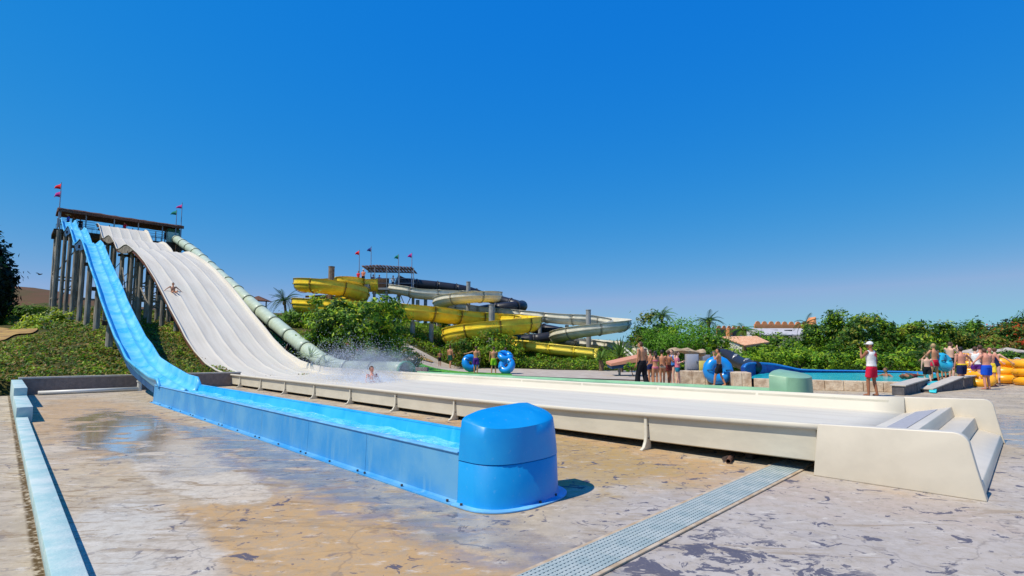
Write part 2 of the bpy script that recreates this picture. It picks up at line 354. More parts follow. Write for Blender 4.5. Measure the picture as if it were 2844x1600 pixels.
def inside(a, b):   # the paved floor
    return (a < 24.35) & ((b < 20) | (a < np.interp(b, [20, 34, 60], [24.35, 18, 8])))
ins = inside(ga - 0.9, gb) & (gb < 62)
gz = np.where(ins, -0.25, gz); gz = np.where(inside(ga + 0.0, gb), np.minimum(gz, -0.25), gz)
nx, ny = len(xs), len(ys)
vs = np.stack([gx.ravel(), gy.ravel(), gz.ravel()], 1)
idx = np.arange(nx * ny).reshape(ny, nx)
fs = np.stack([idx[:-1, :-1], idx[:-1, 1:], idx[1:, 1:], idx[1:, :-1]], -1).reshape(-1, 4)
M_soil, _t, _b = newmat('dry_soil_and_grass'); k = NB(M_soil)
c = k.mix(k.rng(k.noise(0.25, 6, 0.7), 0.42, 0.6), (0.055, 0.068, 0.018), (0.13, 0.10, 0.035))
c = k.mix(k.rng(k.noise(0.9, 6, 0.7, loc=(3, 3, 3)), 0.5, 0.7), c, (0.035, 0.05, 0.012))
c = k.mix(k.rng(k.noise(6, 5, 0.7), 0.5, 0.75), c, (0.20, 0.15, 0.07))
k.link(c, _b.inputs['Base Color']); _b.inputs['Roughness'].default_value = 0.95; _b.inputs['Specular IOR Level'].default_value = 0.1
k.link(k.bump(k.noise(8, 5, 0.7), 1.0, 0.1), _b.inputs['Normal'])
tag(link('hillside_terrain', mesh(vs, fs.tolist()), M_soil, smooth=True), kind='structure')
# distant ground sheet to the horizon and the low brown hills
M_far = mat('far_dry_land', (0.14, 0.12, 0.06), 0.95, 0.1, col2=(0.08, 0.09, 0.03), vscale=0.02)
tag(MB().add([(-3000, -400, -0.6), (3000, -400, -0.6), (3000, 3000, -0.6), (-3000, 3000, -0.6)], [(0, 1, 2, 3)]).build('far_ground', M_far), kind='structure')
M_hill = mat('brown_scrub_hill', (0.15, 0.075, 0.045), 0.95, 0.1, col2=(0.10, 0.075, 0.035), vscale=0.03, fac=(0.4, 0.62), bump=0.6, bscale=0.2)
def hill_ridge(prof, d0, depth):
    v = []; rows = 10; n = len(prof)
    for r in range(rows + 1):
        t = r / rows; hh = math.sin(t * math.pi) ** 0.8
        for i, (px, py) in enumerate(prof):
            d = d0 + depth * t; p = P(px, HOR, d0 + depth / 2); top = P(px, py, d0 + depth / 2).z
            x = p.x * (d / (d0 + depth / 2)); z = -0.7 + (top + 0.7) * hh * (1 + 0.05 * math.sin(i * 1.7 + r) * (hh < 0.95))
            v.append((x, d, z))
    f = [(r * n + i, r * n + i + 1, (r + 1) * n + i + 1, (r + 1) * n + i) for r in range(rows) for i in range(n - 1)]
    return tag(link('brown_hill', mesh(v, f), M_hill, smooth=True), kind='structure')
hill_ridge([(-1200, 840), (-600, 815), (-200, 790), (0, 796), (80, 802), (150, 812), (250, 835), (350, 850), (450, 862), (560, 868), (700, 869), (800, 872), (900, 895), (1050, 925), (1250, 955), (1600, 970)], 330, 260)
# ================================================================== SLIDES
def sweep(stations, prof):
    """stations: list of a ; prof(a) -> list of (b, z). returns MB of the open shell"""
    mb = MB(); rows = [prof(a) for a in stations]; n = len(rows[0])
    for a, row in zip(stations, rows):
        for b, z in row: mb.v.append(W(a, b, z))
    for i in range(len(stations) - 1):
        for j in range(n - 1): mb.f.append((i * n + j, i * n + j + 1, (i + 1) * n + j + 1, (i + 1) * n + j))
    return mb
def solid(o, th, off=-1):
    md = o.modifiers.new('solidify', 'SOLIDIFY'); md.thickness = th; md.offset = off; return o
def stations(a0, a1, st): 
    n = max(2, int(round((a1 - a0) / st)) + 1); return [a0 + (a1 - a0) * i / (n - 1) for i in range(n)]
# ---- blue slide
BR = [(3.9, .5), (17.3, .48), (17.6, .52), (17.95, .72), (19.1, .76), (21.65, 1.05), (23.4, 1.28), (25, 1.8), (26.3, 2.12), (28.87, 3.06), (31.46, 4.05), (32.9, 4.72), (37.6, 6.6), (40.16, 7.72), (42, 8.5),
      (43.3, 8.86), (45.5, 8.95), (47.0, 9.05), (48.2, 9.45), (50, 10.25), (52.6, 11.25), (54.1, 11.6), (56.6, 11.65), (57.8, 11.8), (60, 12.7), (62.5, 13.75), (64.3, 14.0)]
BF = [(3.9, .28), (17.5, .30), (19.1, .42), (21.65, .70), (23.4, .98), (25, 1.46), (26.3, 1.82)]
def b_rim(a): return interp(a, BR)
def b_floor(a): return interp(a, BF) if a < 26.3 else b_rim(a) - 0.30
def blue_prof(a):
    r, f = b_rim(a), b_floor(a); h = r - f
    return [(3.26, r - .10), (3.26, r - .015), (3.275, r), (3.315, r), (3.33, r - .015), (3.37, f + h * .35), (3.42, f + .03), (3.50, f), (3.70, f - .015), (3.86, f + .0), (3.92, f + .07), (3.97, f + .08), (4.02, f + .02),
            (4.10, f), (4.20, f + .03), (4.25, f + h * .4), (4.28, r - .015), (4.295, r), (4.335, r), (4.35, r - .015), (4.35, r - .10)]
blue = thing('blue_speed_slide', 'bright blue single-lane water slide dropping to a long straight trough in front', 'water slide', W(3.9, 3.8, 0))
o = solid(sweep(stations(17.6, 64.3, .35), blue_prof)  .build('chute', M_bluec, blue, smooth=True), .03)
def trough_prof(a):
    r = .49; f = .20
    return [(3.325, r - .05), (3.325, r), (3.37, r), (3.375, r - .02), (3.40, f + .05), (3.47, f), (4.15, f), (4.23, f + .05), (4.28, r - .02), (4.285, r), (4.35, r), (4.35, r - .05)]
solid(autosmooth(sweep(stations(4.0, 17.9, .5), trough_prof).build('trough', M_bluet, blue), 30), .012)
secs = [4.085, 5.9, 7.6, 9.5, 11.6, 13.8, 15.9, 18.35]
for i in range(len(secs) - 1):
    a0, a1 = secs[i] + .003, secs[i + 1] - .003
    def outp(a, z1=.480): return [(3.20, .012), (3.275, .012), (3.29, .03), (3.305, z1)]
    q = solid(sweep(stations(a0, a1, .4), outp).build('side_panel', M_bluef, blue), .012, 1)
    def outf(a): return [(4.345, .445), (4.36, .03), (4.375, .012), (4.45, .012)]
    solid(sweep(stations(a0, a1, .4), outf).build('side_panel', M_bluef, blue), .012, 1)
    rm = MB(); rm.abox(a0, a1, 3.287, 3.378, .484, .502); bevel(rm.build('rim_strip', M_bluerim, blue), .006, 2)
    rm = MB(); rm.abox(a0, a1, 4.278, 4.365, .484, .502); bevel(rm.build('rim_strip', M_bluet, blue), .006, 2)
boltme = MB().tube([(0, 0, 0), (0, 0, .018)], .014, 8).me()
def bolt(a, b, z, par):
    o = bpy.data.objects.new('bolt', boltme); COL.objects.link(o)
    if not boltme.materials: boltme.materials.append(M_bolt)
    o.parent = par; o.matrix_parent_inverse = mw(par).inverted(); o.location = W(a, b, z)
for i in range(len(secs) - 1):
    L = secs[i + 1] - secs[i]
    for f in (.05, .5, .95): bolt(secs[i] + L * f, 3.235, .018, blue)
# the rounded splash hood at its end
def hood(par, bc, hw, a_in, a_c, dep, zt, zs, ml, mu, flange=True, seam=True):
    def outline(s, n=26, extra=0.0):
        pts = [(a_in, bc - (hw + s))]
        for i in range(n + 1):
            th = math.pi * i / n; c, q = math.cos(th), math.sin(th); e = 0.78
            pts.append((a_c - (dep + s) * abs(q) ** e, bc - (hw + s) * math.copysign(abs(c) ** e, c)))
        pts.append((a_in, bc + (hw + s))); return pts
    def layer_build(levels, name, m):
        mb = MB(); n = None; rows = []
        for s, z, tilt in levels:
            pl = outline(s); rows.append([(a, b, z - tilt * max(0, (a_in - a)) / (a_in - a_c + dep) + (tilt * .35 * (b - bc) / hw)) for a, b in pl])
        n = len(rows[0])
        for row in rows:
            for a, b, z in row: mb.v.append(W(a, b, z))
        for i in range(len(rows) - 1):
            for j in range(n):
                j2 = (j + 1) % n; mb.f.append((i * n + j, i * n + j2, (i + 1) * n + j2, (i + 1) * n + j))
        mb.f.append(tuple(range((len(rows) - 1) * n, len(rows) * n)))
        return autosmooth(mb.build(name, m, par), 50)
    if flange: layer_build([(.085, .004, 0), (.085, .016, 0), (.0, .018, 0)], 'base_flange', M_bluerim if ml is M_blue else ml)
    layer_build([(.012, .012, 0), (.0, .04, 0), (-.012, zs - .012, 0), (-.02, zs - .004, 0), (-.05, zs - .004, 0)], 'end_shell', ml)
    layer_build([(-.03, zs - .002, 0), (-.008, zs + .003, 0), (-.028, zs + .25, 0.02), (-.045, zt - .07, 0.06), (-.055, zt - .04, 0.09), (-.08, zt - .015, 0.11), (-.12, zt, .12), (-.26, zt + .02, .10), (-.40, zt + .025, .08)], 'hood', mu)
hood(blue, 3.845, .56, 4.08, 3.94, .42, .885, .42, M_blue, M_blue)
for i, (a, b) in enumerate([(3.75, 3.37), (3.57, 3.60), (3.50, 3.85), (3.56, 4.15), (3.72, 4.36), (3.98, 3.245)]): bolt(a - .01, b - .0, .018, blue)
# water
M_water, _t, _b = newmat('running_water'); k = NB(M_water)
nn = k.noise(2.6, 5, 0.7, stretch=(1, 1, 1), dist=1.2); foam = k.rng(k.noise(6, 7, 0.75, dist=1.0), .56, .66)
c = k.mix(k.rng(nn, .35, .65), (0.05, .50, .78), (.22, .70, .82)); c = k.mix(k.m('MULTIPLY', foam, .85), c, (.75, .88, .92))
k.link(c, _b.inputs['Base Color']); _b.inputs['Roughness'].default_value = .07; _b.inputs['IOR'].default_value = 1.33
k.link(k.bump(k.m('ADD', nn, k.noise(11, 4)), .9, .05), _b.inputs['Normal'])
def watersheet(name, a0, a1, b0, b1, z, m, label, st=.12, amp=.012, par=None):
    A = stations(a0, a1, st); Bn = max(3, int((b1 - b0) / .12) + 1); rnd = random.Random(5)
    ph = [rnd.uniform(0, 6) for _ in range(8)]
    def pr(a): return [(b0 + (b1 - b0) * j / (Bn - 1), z + amp * (math.sin(a * 5.1 + j * .9 + ph[0]) + math.sin(a * 11.3 - j * 1.7 + ph[1]) * .6 + math.sin(a * 2.1 + j * 2.9 + ph[2]) * .8)) for j in range(Bn)]
    o = sweep(A, pr).build(name, m, par, smooth=True)
    if label: tag(o, label, 'water', kind='structure')
    return o
watersheet('trough_water', 4.18, 18.4, 3.395, 4.262, .335, M_water, None, par=blue)
# ---- white slide
WR = [(.4, .66), (1.85, .62), (5.6, .53), (8.8, .5), (25, .52), (26.5, .66), (28.28, .94), (30.36, 1.52), (32.3, 2.25), (33.7, 2.92), (36.25, 4.05), (38.8, 5.25), (41.1, 6.33), (45.2, 8.0), (48.5, 9.12), (51.5, 10.0),
      (53.6, 10.55), (55, 10.72), (57.5, 10.76), (59.2, 10.98), (61, 11.9), (63.6, 12.85), (65, 13.2), (66.5, 13.35), (68.4, 13.42), (69.8, 13.66), (71.5, 14.6), (73.5, 15.75), (75, 16.2), (76.5, 16.3)]
def w_rim(a): return interp(a, WR)
def w_far(a): return w_rim(a) + interp(a, [(0, .06), (2, .04), (6, .12), (25, .17), (30, .0)])
def w_fl(a): return .385 if a < 20 else (w_rim(a) - interp(a, [(20, .13), (28, .2), (99, .2)]))
def white_prof(a):
    r, f, rf = w_rim(a), w_fl(a), w_far(a); ridge = interp(a, [(0, .0), (14, .003), (22, .012), (30, .027), (80, .027)]); sag = interp(a, [(0, 0), (22, .003), (32, .014), (80, .014)])
    out = [(7.08, r - .07), (7.08, r - .012), (7.092, r), (7.15, r), (7.162, r - .012), (7.19, f + .03), (7.23, f)]
    n = 5; w_ = (11.62 - 7.23) / n
    for i in range(n):
        b0 = 7.23 + w_ * i
        for t in (.15, .5, .85): out.append((b0 + w_ * t, f - sag * math.sin(math.pi * t)))
        if i < n - 1:
            for db, hh in ((-.05, .35), (-.018, 1), (.018, 1), (.05, .35)): out.append((b0 + w_ + db, f + ridge * hh))
    return out + [(11.60, f), (11.64, f + .03), (11.672, rf - .012), (11.685, rf), (11.745, rf), (11.757, rf - .012), (11.757, rf - .07)]
M_lane, _t, _b = newmat('white_lane_gelcoat'); k = NB(M_lane)
X = k.xyz(); bb = k.m('ADD', k.m('MULTIPLY', X[0], N.x), k.m('MULTIPLY', X[1], N.y)); aa = k.m('ADD', k.m('MULTIPLY', X[0], S.x), k.m('MULTIPLY', X[1], S.y))
cmb = k.t.nodes.new('ShaderNodeCombineXYZ'); k.link(k.m('MULTIPLY', aa, .25), cmb.inputs[0]); k.link(k.m('MULTIPLY', bb, 3.0), cmb.inputs[1]); k.link(0.0, cmb.inputs[2])
streak = k.noise(1.0, 5, .6, src=cmb.outputs[0]); big = k.noise(.5, 4, .6)
c = k.mix(k.rng(streak, .38, .68), (.68, .62, .50), (.60, .54, .43)); c = k.mix(k.rng(big, .5, .7, 0, .5), c, (.63, .60, .48))
k.link(c, _b.inputs['Base Color']); k.link(k.rng(aa, 20, 30, .48, .55), _b.inputs['Roughness'])
_b.inputs['Specular IOR Level'].default_value = .12
k.link(k.bump(k.m('ADD', k.noise(3, 4, src=cmb.outputs[0]), k.m('MULTIPLY', k.noise(9, 4), .5)), .18, .02), _b.inputs['Normal'])
white = thing('white_multilane_slide', 'wide white five-lane racing slide with a long flat run-out ending in steps', 'water slide', W(.4, 9.4, 0))
solid(sweep(stations(1.70, 22, .5) + stations(22.3, 76.5, .35), white_prof).build('lanes', M_lane, white, smooth=True), .03)
for o in [white.children[0]]: o.data.set_sharp_from_angle(angle=R(50))
ribs = [1.90 + 2.36 * i for i in range(10)]
ribme = None
for i, a in enumerate(ribs[1:] + [25.4]):
    r = w_rim(a); z0 = .0
    pl = [(7.10, r - .06), (7.10, .22), (7.08, .12), (7.03, .045), (6.96, .015), (6.96, .0), (7.22, .0), (7.22, r - .06)]
    rb_ = MB().prism([W(a - .025, b, z) for b, z in pl], S * .05)
    bevel(rb_.build('support_rib', M_cream, white), .006, 1)
    for z in (.17, .36): 
        bt = MB().tube([W(a - .034, 7.14, z), W(a - .024, 7.14, z)], .012, 8); bt.build('rib_bolt', M_bolt, white)
for i in range(10):
    a0 = ribs[i] + .03; a1 = (ribs[i + 1] if i < 9 else 25.4) - .03
    def sp_(a): return [(7.135, w_rim(a) - .05), (7.15, .30), (7.16, interp(a, [(0, .19), (4, .14), (9, .10), (25, .10)])), (7.21, interp(a, [(0, .17), (4, .12), (9, .08), (25, .08)]))]
    solid(sweep(stations(a0, a1, .6), sp_).build('side_panel', M_cream, white), .015, 1)
    MB().abox(a0, a1, 11.66, 11.70, .08, .6).build('side_panel', M_cream, white)
    if i % 2 == 0: MB().abox(a0 + .9, a0 + 1.0, 7.5, 11.4, 0, .33).build('cross_bearer', M_woodd, white)
MB().abox(2.5, 25, 7.45, 7.55, .26, .33).build('floor_joist', M_woodd, white)
def endwall(b0, b1, dz, name):
    pl = [(1.96, .0), (1.90, .55 + dz), (1.88, .622 + dz), (1.2, .642 + dz), (.64, .66 + dz)]
    for i in range(6): t = i / 5 * math.pi / 2; pl.append((.64 - .13 * math.sin(t), .66 + dz - .13 * (1 - math.cos(t))))
    pl += [(.47, .3), (.41, .0)]
    return bevel(MB().prism([W(a, b0, z) for a, z in pl], N * (b1 - b0)).build(name, M_white, white), .012, 3)
endwall(7.07, 7.203, 0, 'end_side_wall'); endwall(11.70, 11.76, .04, 'end_side_wall')
M_mat = mat('grey_anti_slip_mat', (0.36, 0.36, 0.38), .9, .1, var=.08, vscale=30)
def stepblk(pl, name, m=M_white): return bevel(MB().prism([W(a, 7.2, z) for a, z in pl], N * (11.698 - 7.2)).build(name, m, white), .01, 2)
stepblk([(1.72, .30), (1.72, .388), (1.66, .395), (1.50, .445), (1.05, .545), (1.02, .40), (1.02, .30)], 'exit_step')
stepblk([(1.018, .10), (1.018, .385), (.76, .385), (.735, .21), (.735, .10)], 'exit_step')
stepblk([(.733, .02), (.733, .20), (.46, .13), (.43, .02)], 'exit_step')
p0 = [(1.49, .4475), (1.35, .4785), (1.20, .512)]
MB().prism([W(a, 7.6, z) for a, z in p0] + [W(a, 7.6, z + .008) for a, z in reversed(p0)], N * 3.7).build('anti_slip_mat', M_mat, white)
# pier under the slopes: skirt panels beneath the humps
def skirt(fr, b, a0, a1, drop, par, m, th=.04):
    st = stations(a0, a1, .4); z0, z1 = fr(a0) - .12, fr(a1) - .12
    mb = MB()
    for a in st:
        mb.v += [W(a, b, fr(a) - .03), W(a, b, min(fr(a) - .1, z0 + (z1 - z0) * (a - a0) / (a1 - a0) - drop * math.sin(math.pi * (a - a0) / (a1 - a0))))]
    for i in range(len(st) - 1): mb.f.append((2 * i, 2 * i + 2, 2 * i + 3, 2 * i + 1))
    return solid(mb.build('hump_skirt', m, par), th, 1)
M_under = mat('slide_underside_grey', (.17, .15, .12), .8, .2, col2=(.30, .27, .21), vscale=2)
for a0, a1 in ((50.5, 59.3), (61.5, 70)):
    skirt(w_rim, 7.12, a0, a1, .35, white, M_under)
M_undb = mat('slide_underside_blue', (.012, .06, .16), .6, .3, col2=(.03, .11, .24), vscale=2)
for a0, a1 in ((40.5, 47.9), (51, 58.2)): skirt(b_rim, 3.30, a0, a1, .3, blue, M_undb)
# stringers and columns
def stringer(fr, b, a0, a1, par, m, off=.36, w_=.10, h=.22, st=1.0):
    mb = MB(); A = stations(a0, a1, st)
    for a in A:
        z = fr(a) - off
        mb.v += [W(a, b - w_ / 2, z), W(a, b + w_ / 2, z), W(a, b + w_ / 2, z - h), W(a, b - w_ / 2, z - h)]
    for i in range(len(A) - 1):
        for j in range(4): j2 = (j + 1) % 4; mb.f.append((4 * i + j, 4 * i + j2, 4 * i + 4 + j2, 4 * i + 4 + j))
    mb.f += [(0, 1, 2, 3), tuple(4 * (len(A) - 1) + j for j in (3, 2, 1, 0))]
    return mb.build('stringer', m, par)
M_redb = mat('stringer_red_brown', (.14, .06, .04), .8, .2)
stringer(w_rim, 7.22, 26, 76, white, M_redb, .24, .10, .16); stringer(w_rim, 9.4, 26, 76, white, M_woodd, .36); stringer(w_rim, 11.5, 26, 76, white, M_woodd, .30)
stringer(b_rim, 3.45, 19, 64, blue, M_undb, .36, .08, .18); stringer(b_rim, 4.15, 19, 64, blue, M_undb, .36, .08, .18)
def column(par, a, b, top, r=.19, m=M_wood, base=None):
    p = W(a, b); z0 = (tz(p) if base is None else base) - .9
    mb = MB(); mb.tube([W(a, b, z0), W(a, b, (z0 + top) / 2), W(a, b, top)], [r * 1.06, r, r * .95], 10)
    return mb.build('column', m, par, smooth=False)
for a in (29.6, 34.4, 38.9, 43.2, 48.6, 54.0, 59.5):
    for b in (3.5, 4.35): column(blue, a, b, b_rim(a) - .5, .14)
    MB().bar(W(a, 3.2, b_rim(a) - .58), W(a, 4.6, b_rim(a) - .58), .16, .2).build('cross_beam', M_woodd, blue)
    if a > 40: MB().bar(W(a, 3.5, b_rim(a) * .55), W(a, 4.35, b_rim(a) * .55), .08, .12).build('cross_beam', M_wood, blue)
for a in (32.4, 36.2, 40.2, 44.4, 48.6, 53, 58, 63, 68.5, 74):
    for b in (7.45, 9.4, 11.3): column(white, a, b, w_rim(a) - .55, .15)
    MB().bar(W(a, 7.1, w_rim(a) - .62), W(a, 11.7, w_rim(a) - .62), .18, .22).build('cross_beam', M_woodd, white)
    if a > 43:
        zz = w_rim(a) * .5 + .8
        MB().bar(W(a, 7.45, zz), W(a, 11.3, zz), .1, .14).build('cross_beam', M_wood, white)
        MB().bar(W(a, 7.45, zz), W(a, 11.3, w_rim(a) - 1.0), .07).build('brace', M_wood, white)
for i, (a, a2) in enumerate([(44.4, 48.6), (53, 58), (63, 68.5)]): MB().bar(W(a, 7.45, 4.5), W(a2, 7.45, w_rim(a) - 1.2), .07).build('brace', M_wood, white)
# ---- green enclosed speed slide
green = thing('green_tube_slide', 'pale green enclosed tube slide with dark rings, running down beside the white lanes', 'water slide', W(20, 13, 0))
GC = [(19.8, .59), (25.3, .56), (26.8, .66), (28.66, 1.02), (31.03, 1.78), (33.3, 2.52), (36.0, 3.44), (40.4, 4.97), (44.8, 6.58), (49.9, 8.43), (57.7, 11.33), (65, 13.6), (67.5, 14.2)]
def gpath(a): return W(a, 13, interp(a, GC))
gst = stations(19.9, 67.5, 2.6)
for i in range(len(gst) - 1):
    pts = [gpath(a) for a in stations(gst[i] + .02, gst[i + 1] - .02, .5)]
    t = MB().tube(pts, .43, 20, cap=False); solid(t.build('tube_section', M_green, green, smooth=True), .02)
for i, a in enumerate(gst[1:-1]):
    d = (gpath(a + .1) - gpath(a - .1)).normalized(); t = MB().tube([gpath(a) - d * .045, gpath(a) + d * .045], .475, 20); t.build('tube_ring', M_ring, green)
t = MB().tube([W(19.8, 13, .6), W(19.92, 13, .6)], .46, 24, cap=False); solid(t.build('mouth_ring', mat('mouth_green', (.12, .38, .20), .4), green), .05)
def gprof(a):
    r = interp(a, [(3, .60), (20, .585)]); return [(12.45, r - .1), (12.45, r), (12.52, r), (12.58, .4), (12.65, .34), (13.35, .34), (13.42, .4), (13.48, r), (13.55, r), (13.55, r - .1), (13.56, .02)]
M_chan = mat('channel_green', (.28, .50, .30), .4, .4, var=.1, vscale=2)
solid(autosmooth(sweep(stations(3.9, 19.8, .6), gprof).build('run_out_channel', M_chan, green), 30), .02)
hood(green, 13.0, .5, 4.3, 3.95, .42, 1.03, .2, M_greend, M_greend, flange=False)
for a in (33, 37.5, 42, 46.5, 51, 55.5, 60, 64.5):
    z = gpath(a).z; p = W(a, 13.0); g0 = tz(p)
    if z - g0 < 1.0: continue
    MB().bar(W(a, 13.5, g0 - .2), W(a, 13.1, z - .45), .16).build('prop', M_woodd, green)
    MB().bar(W(a, 12.5, g0 - .2), W(a, 12.9, z - .45), .16).build('prop', M_woodd, green)
stringer(lambda a: gpath(a).z, 13.0, 31, 67, green, M_woodd, .44, .14, .2)
# ---- launch tower
TZ = 15.3
def TW(t, off, z):
    """t 0..1 from left end to right end of the roof line, off metres behind it"""
    return W(76.2 + off, 3.82 + 11.8 * t, z)
tower = thing('launch_tower', 'tall timber launch tower with brown thatched canopy above the slide tops', 'tower', TW(.5, 2, 4))
rf = MB(); nseg = 26; rnd = random.Random(3)
rows = [(-.35, 17.42, .0), (-.2, 17.56, .03), (1.6, 17.85, 0), (3.8, 17.5, 0), (3.8, 17.3, 0), (1.6, 17.5, 0), (-.3, 17.12, 0)]
for i in range(nseg + 1):
    t = -.01 + 1.03 * i / nseg
    for off, z, j in rows: rf.v.append(TW(t, off, z + rnd.uniform(-.035, .035)))
nr = len(rows)
for i in range(nseg):
    for j in range(nr): j2 = (j + 1) % nr; rf.f.append((i * nr + j, i * nr + j2, (i + 1) * nr + j2, (i + 1) * nr + j))
rf.f += [tuple(range(nr)), tuple(nseg * nr + j for j in reversed(range(nr)))]
rf.build('roof', M_brown, tower)
for t0, t1, z in ((-.03, .26, TZ - .15), (.263, 1.02, TZ - .15)):
    pts = [TW(t0, 0, z), TW(t1, 0, z), TW(t1, 4, z), TW(t0, 4, z)]
    MB().prism(pts, (0, 0, -.22)).build('deck', M_woodd, tower)
    for off in (0.05, 3.9): MB().bar(TW(t0, off, z - .4), TW(t1, off, z - .4), .16, .34).build('deck_beam', M_woodd, tower)
for t in (.01, .20, .42, .62, .83, 1.0):
    for off in (.0, 4.0):
        p = TW(t, off, 0); z0 = tz(p)
        zt_ = 17.15
        MB().tube([(p.x, p.y, z0 - .3), (p.x, p.y, TZ - .3)], .24 if t < .3 else .17, 8).build('post', M_wood, tower)
        MB().tube([(p.x, p.y, TZ - .3), (p.x, p.y, zt_)], .06, 8).build('roof_post', M_steel, tower)
for t0, t1 in ((.01, .20), (.62, .83), (.83, 1.0)):
    for z0, z1 in ((6.8, 10.2), (10.2, 14.4)):
        MB().bar(TW(t0, 0, z0), TW(t1, 0, z1), .09).build('brace', M_wood, tower); MB().bar(TW(t0, 4, z0), TW(t1, 4, z1), .09).build('brace', M_wood, tower)
    for z in (6.5, 9.4, 9.75): MB().bar(TW(t0, 0, z), TW(t1, 0, z), .12, .16).build('cross_beam', M_wood, tower)
for z0, z1 in ((7.5, 10.5), (10.5, 13.8)): MB().bar(TW(0, 0, z0), TW(0, 4, z1), .09).build('brace', M_wood, tower); MB().bar(TW(0, 0, z0), TW(0, 4, z0), .12).build('cross_beam', M_wood, tower)
M_rail = mat('blue_steel_rail', (.06, .12, .22), .5, .4)
for t0, t1, zf in ((.0, 1.0, TZ),):
    for hgt in (.55, 1.1): MB().bar(TW(t0, 3.9, zf + hgt), TW(t1, 3.9, zf + hgt), .05).build('rail', M_rail, tower)
for t0, t1 in ((.13, .27), (.69, .88)):
    for hgt in (.3, .55, .8, 1.1): MB().bar(TW(t0, .1, TZ + hgt), TW(t1, .1, TZ + hgt), .04).build('rail', M_rail, tower)
for i in range(26):
    t = .0 + i / 25; zf = TZ
    MB().bar(TW(t, 3.9, zf - .1), TW(t, 3.9, zf + 1.1), .035).build('baluster', M_rail, tower)
# start box of the green tube
c0 = gpath(66.9)
bx = MB(); bx.abox(66.2, 67.6, 12.35, 13.5, 13.9, 15.0)
bevel(bx.build('start_box', mat('start_box_green', (.07, .20, .11), .5), green), .05, 2)
bx = MB(); bx.abox(65.6, 66.25, 12.2, 13.3, 13.3, 14.5); bevel(bx.build('start_flare', M_green, green), .12, 3)
MB().abox(65.4, 68.5, 12.0, 13.7, 12.6, 13.2).build('start_deck', M_woodd, green)
for b in (12.2, 13.5):
    for a in (65.8, 68): column(green, a, b, 12.6, .14)
# flags: pole + pennant
def flag(base, top, fl, col, label, side=-1, size=(.95, .55)):
    t = thing('flag', label, 'flag', base, 0)
    MB().tube([base, top], [.06, .035], 8).build('flag_pole', mat('flag_pole_paint', (.25, .28, .36), .5), t)
    for i, (f, c) in enumerate(fl):
        p = Vector(base).lerp(Vector(top), f); mb = MB(); L, hh = size
        d = Vector((side * .92, .25, -.08)); n_ = Vector((0, 1, 0)); rows_ = 9
        for r in range(rows_):
            u = r / (rows_ - 1); wv = n_ * (.10 * math.sin(u * 7 + i)); hgt = hh * (1 - u * .92) / 2
            for sgn in (1, -1): mb.v.append(p + d * (u * L) + wv + Vector((0, 0, sgn * hgt - .12 * u * u)))
        for r in range(rows_ - 1): mb.f.append((2 * r, 2 * r + 1, 2 * r + 3, 2 * r + 2))
        solid(mb.build('pennant', cloth(*c), t, smooth=True), .01)
    return t
red = ('red', (.65, .02, .03)); mag = ('magenta', (.42, .03, .22)); dgr = ('flag_green', (.01, .18, .13)); nav = ('flag_blue', (.02, .05, .25)); pink = ('flag_violet', (.35, .03, .28))
p = W(76, 3.8); flag(Vector((p.x, p.y, 15.3)), Vector((p.x, p.y, 20.45)), [(.92, red), (.74, mag)], None, 'tall pole with red and magenta pennants at the left end of the slide tower', size=(1.15, .75))
p = W(76, 15.55); flag(Vector((p.x, p.y, 15.3)), Vector((p.x, p.y, 20.55)), [(.91, mag)], None, 'thin pole with one magenta pennant at the right corner of the slide tower', size=(1.1, .6))
p = W(76, 15.0); flag(Vector((p.x, p.y, 15.3)), Vector((p.x, p.y, 19.5)), [(.92, dgr)], None, 'thin pole with dark green pennant just left of the magenta one on the slide tower', size=(1.1, .7))
# the chute and the tube fan out and rise a little towards the common deck
def fan(par, a0, a1, kmax):
    seen = set()
    def go(o):
        if o.type == 'MESH' and o.data.name not in seen:
            seen.add(o.data.name); M = mw(o); Mi = M.inverted()
            if o.name.startswith('bolt'): return
            for v in o.data.vertices:
                q = M @ v.co; a, b = AB(q)
                if a > a0:
                    kk = 1 + (kmax - 1) * min(1.15, (a - a0) / (a1 - a0)); v.co = Mi @ W(a * kk, b * kk, CAMZ + (q.z - CAMZ) * kk)
        for c in o.children: go(c)
    go(par)
fan(blue, 24, 64, 1.19); fan(green, 28, 66, 1.16)
# ================================================================== SMALL STRUCTURES ON THE FLOOR
def kerb_seg(a0, a1, z, name, par, m):
    mb = MB(); st = stations(a0, a1, 1.2)
    for a in st:
        b0, b1 = .300 + .001 * a, .462 + .0025 * a + (.07 if a > 15 else 0)
        mb.v += [W(a, b0, -.02), W(a, b0, z), W(a, b1, z), W(a, b1, -.02)]
    for i in range(len(st) - 1):
        for j in range(4): j2 = (j + 1) % 4; mb.f.append((4 * i + j, 4 * i + j2, 4 * i + 4 + j2, 4 * i + 4 + j))
    mb.f += [(0, 1, 2, 3), tuple(4 * (len(st) - 1) + j for j in (3, 2, 1, 0))]
    return bevel(mb.build(name, m, par), .008, 2)
kb = thing('painted_kerb', 'pale blue painted concrete kerb running from the lower left corner to the dark wall', 'kerb', W(5, .35, 0))
for i, (a0, a1) in enumerate([(-2, 3.6), (3.606, 9.3), (9.306, 15.0)]): kerb_seg(a0, a1, .12, 'kerb_length', kb, M_kerb)
kerb_seg(15.005, 18.9, .325, 'raised_block', kb, M_kerb); kerb_seg(18.905, 24.35, .53, 'raised_block', kb, M_kerb)
bw = thing('retaining_wall', 'low dark concrete retaining wall with pale cap below the grassy slope', 'wall', W(24.4, 4, 0))
MB().abox(24.36, 24.62, .50, 7.5, -.2, .545).build('wall_body', M_concwall, bw)
MB().abox(24.34, 24.66, .50, 7.52, .545, .60).build('wall_cap', M_conctop, bw)
